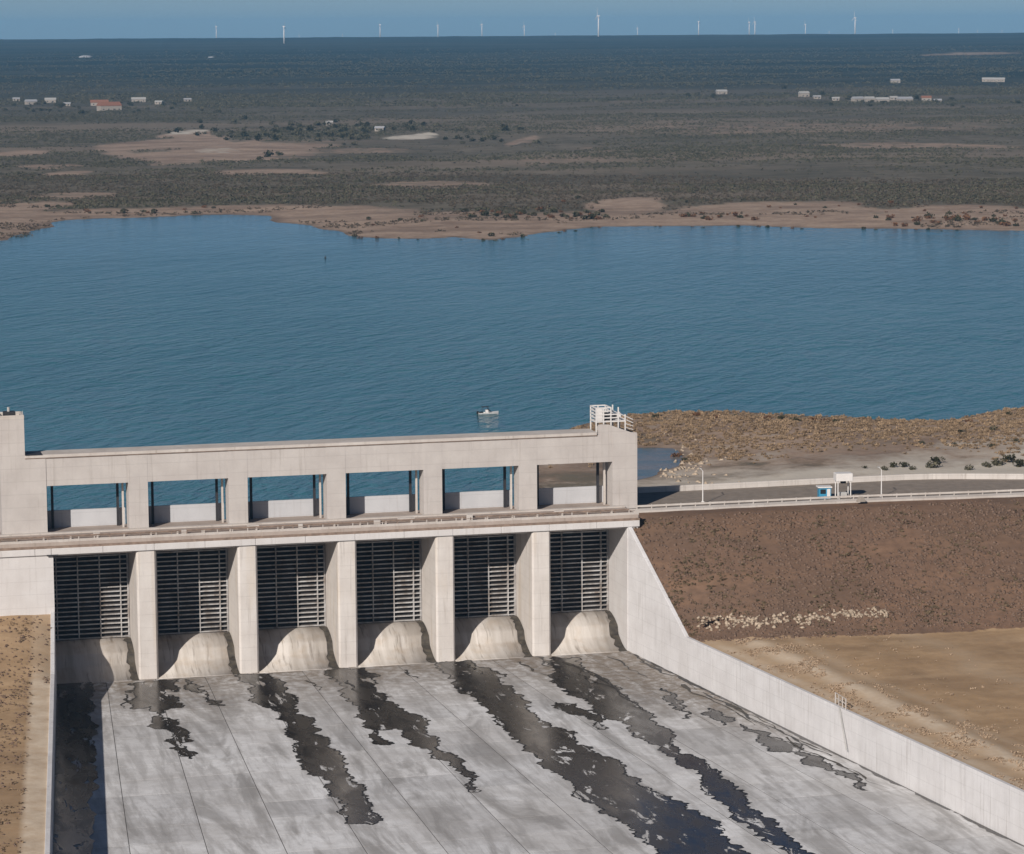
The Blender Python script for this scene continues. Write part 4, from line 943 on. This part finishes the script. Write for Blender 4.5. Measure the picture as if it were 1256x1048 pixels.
# ------------------------------------------------------------------ far farms
def house(px, py, wd, dp, h, roof, rot, label, name='farm_house', pitch=.28, wallm='stucco'):
    P = px2far(px, py); z = float(ground_z(P[0], P[1])); o = empty(name, (P[0], P[1], z), rot); tag(o, label, 'house', 'houses of the distant farms')
    m = MB(); m.box(-wd/2, wd/2, -dp/2, dp/2, -.5, h); m.build('wall', MAT[wallm], o)
    m = MB(); rh = dp*pitch; m.prism([(-dp/2-.5, h-.1), (dp/2+.5, h-.1), (0, h+rh)], 'x', -wd/2-.5, wd/2+.5); m.build('roof', MAT[roof], o)
    for i in range(max(2, int(wd/6))):
        xx0 = -wd/2+(i+.5)*wd/max(2, int(wd/6)); m = MB(); m.box(xx0-.7, xx0+.7, -dp/2-.06, -dp/2, 1.1, 2.4); m.build('window', MAT['glass'], o)
    m = MB(); m.box(wd*.18-.5, wd*.18+.5, -dp/2-.07, -dp/2, 0, 2.2); m.build('door', MAT['dark_steel'], o)
    return o
H = [(134, 136, 26, 16, 6, 'roof_red', 'large farmhouse with a clay red roof on the plain behind the lake'),
     (122, 129, 22, 12, 4, 'roof_red', 'low red roofed shed behind the large red roofed farmhouse'),
     (170, 125, 18, 9, 4, 'roof_white', 'long white roofed barn near the large red roofed farmhouse'),
     (62, 126, 14, 9, 4, 'roof_white', 'small white roofed house farthest from the red roofed farmhouse'),
     (38, 128, 14, 9, 4, 'roof_grey', 'small grey roofed house in the hamlet with the red roofed farmhouse'),
     (404, 153, 7, 6, 3, 'roof_white', 'tiny white hut among trees between the hamlet and the pale clearing'),
     (466, 161, 9, 7, 3, 'roof_grey', 'dark little hut at the end of the pale clearing'),
     (986, 120, 12, 9, 5, 'roof_white', 'bright white house at the end of a long farm row'),
     (1052, 125, 14, 9, 4, 'roof_grey', 'grey roofed house in the middle of the long farm row'),
     (1066, 126, 12, 9, 5, 'roof_white', 'tall fronted white house in the middle of the long farm row'),
     (1082, 126, 16, 9, 4, 'roof_white', 'wide white house in the middle of the long farm row'),
     (1110, 125, 18, 9, 4, 'roof_grey', 'long low grey shed in the long farm row'),
     (1136, 124, 12, 9, 4, 'roof_red', 'brown roofed house closing the long farm row'),
     (885, 115, 14, 8, 4, 'roof_white', 'lone pale shed between bare fields behind the lake'),
     (1212, 100, 18, 9, 4, 'roof_white', 'white shed of a pair on the dark plain'),
     (1225, 100, 18, 9, 4, 'roof_white', 'second white shed of a pair on the dark plain'),
     (1098, 101, 14, 8, 4, 'roof_grey', 'faint grey shed beyond the long farm row')]
for hx, hy, hr, hl in [(20, 124, 'roof_grey', 'tiny grey hut at the edge of the hamlet with the red roofed farmhouse'), (82, 130, 'roof_grey', 'tiny grey hut between the small white house and the red roofed farmhouse'),
     (195, 128, 'roof_white', 'tiny white hut just past the white roofed barn'), (230, 125, 'roof_grey', 'lone grey hut past the white roofed barn'), (1002, 122, 'roof_grey', 'tiny grey hut next to the bright white house of the farm row'),
     (1025, 124, 'roof_white', 'tiny white hut between the bright white house and the middle of the farm row'), (1096, 123, 'roof_white', 'tiny white hut behind the long low shed of the farm row'), (1150, 126, 'roof_grey', 'tiny grey hut just past the brown roofed house')]:
    H.append((hx, hy, 9, 6, 3, hr, hl))
for px, py, a, b, h, rf_, lb2 in H: house(px, py, a, b, h, rf_, q.uniform(-.5, .3), lb2)
for px, py, rd, lab in [(105, 71, 17, 'broad pale dome on the far plain'), (259, 71, 8, 'small round white tank on the far plain')]:
    P = px2far(px, py); z = float(ground_z(P[0], P[1])); m = MB(); vs = []; nr, ns = 6, 18
    for i in range(nr):
        a = i/(nr-1)*math.pi/2
        for j in range(ns): vs.append((rd*math.cos(a)*math.cos(2*math.pi*j/ns), rd*math.cos(a)*math.sin(2*math.pi*j/ns), rd*.3*math.sin(a)+(-1 if i == 0 else 0)))
    m.add(vs, [(i*ns+j, i*ns+(j+1) % ns, (i+1)*ns+(j+1) % ns, (i+1)*ns+j) for i in range(nr-1) for j in range(ns)])
    o = m.build('storage_dome', MAT['roof_grey'], None, True); o.location = (P[0], P[1], z); tag(o, lab, 'storage tank')

# ------------------------------------------------------------------ wind turbines on the skyline
TUR = [(265, 26, 13500), (348, 24, 9400), (367, 40, 15500), (466, 24, 11100), (537, 25, 11100), (591, 24, 11200), (643, 26, 13500), (681, 40, 15500), (734, 9, 10900), (782, 30, 14000), (857, 20, 11200), (919, 21, 11200), (926, 20, 12600), (988, 24, 14000), (1017, 36, 15500), (1049, 13, 12500), (1095, 35, 14500), (1176, 32, 14500), (1199, 36, 15500), (1229, 35, 15500), (420, 40, 15500)]
def turbine():
    o = empty('wind_turbine'); m = MB(); m.bar((0, 0, -3), (0, 0, 80), 6.5, 12, 4.0); m.build('tower', MAT['white_paint'], o, True)
    m = MB(); m.box(-2.2, 2.2, -4, 6, 79, 83.5, .6); m.build('nacelle', MAT['white_paint'], o)
    m = MB(); m.bar((0, -6, 81.2), (0, -3.9, 81.2), 1.6, 10, 4.2); m.build('hub', MAT['white_paint'], o)
    for k in range(3):
        a = k*2*math.pi/3; ca, sa = math.sin(a), math.cos(a); m = MB(); vs = []
        for r_, wdt, th in ((1.2, 1.6, 1.2), (7, 3.6, 1.0), (20, 2.6, .6), (34, 1.0, .25)):
            for u, v in ((-wdt*.35, 0), (0, -th/2), (wdt*.65, 0), (0, th/2)): vs.append((ca*r_+sa*u, -5.0+v, 81.2+sa*r_-ca*u))
        m.add(vs, [(4*i+j, 4*i+(j+1) % 4, 4*i+4+(j+1) % 4, 4*i+4+j) for i in range(3) for j in range(4)]+[(3, 2, 1, 0), (12, 13, 14, 15)]); m.build('blade', MAT['white_paint'], o)
    return o
t0 = turbine()
for i, (px, py, r_) in enumerate(TUR):
    d = ray(px, py); t = r_/math.hypot(d[0], d[1]); T_ = CAM+d*t; zb = float(ground_z(T_[0], T_[1])); s = (T_[2]-zb)/115.0
    o = t0 if i == 0 else copy_tree(t0); o.location = (T_[0], T_[1], zb); s = max(.35, s); o.scale = (s, s, s); o.rotation_euler = (0, 0, q.choice([-1, 1])*q.uniform(1.15, 1.45)-.25)
    if i: 
        rt = q.choice([0, 0, .35, -.3])
    tag(o, 'slender white wind turbine standing on the skyline', 'wind turbine', 'wind turbines along the skyline')

# ------------------------------------------------------------------ air
hz = MB(); hz.box(-9500, 14500, -950, 24500, -4, 260)
k = bpy.data.materials.new('haze_air'); k.use_nodes = True; kt = k.node_tree; kt.nodes.remove(kt.nodes['Principled BSDF'])
pv = kt.nodes.new('ShaderNodeVolumePrincipled'); pv.inputs['Color'].default_value = (0.26, 0.62, 1.0, 1); pv.inputs['Density'].default_value = 4.5e-5; pv.inputs['Anisotropy'].default_value = 0.0
kt.links.new(pv.outputs[0], kt.nodes['Material Output'].inputs['Volume'])
tag(hz.build('haze', k), 'pale blue haze over the plain', 'haze', None, 'stuff')
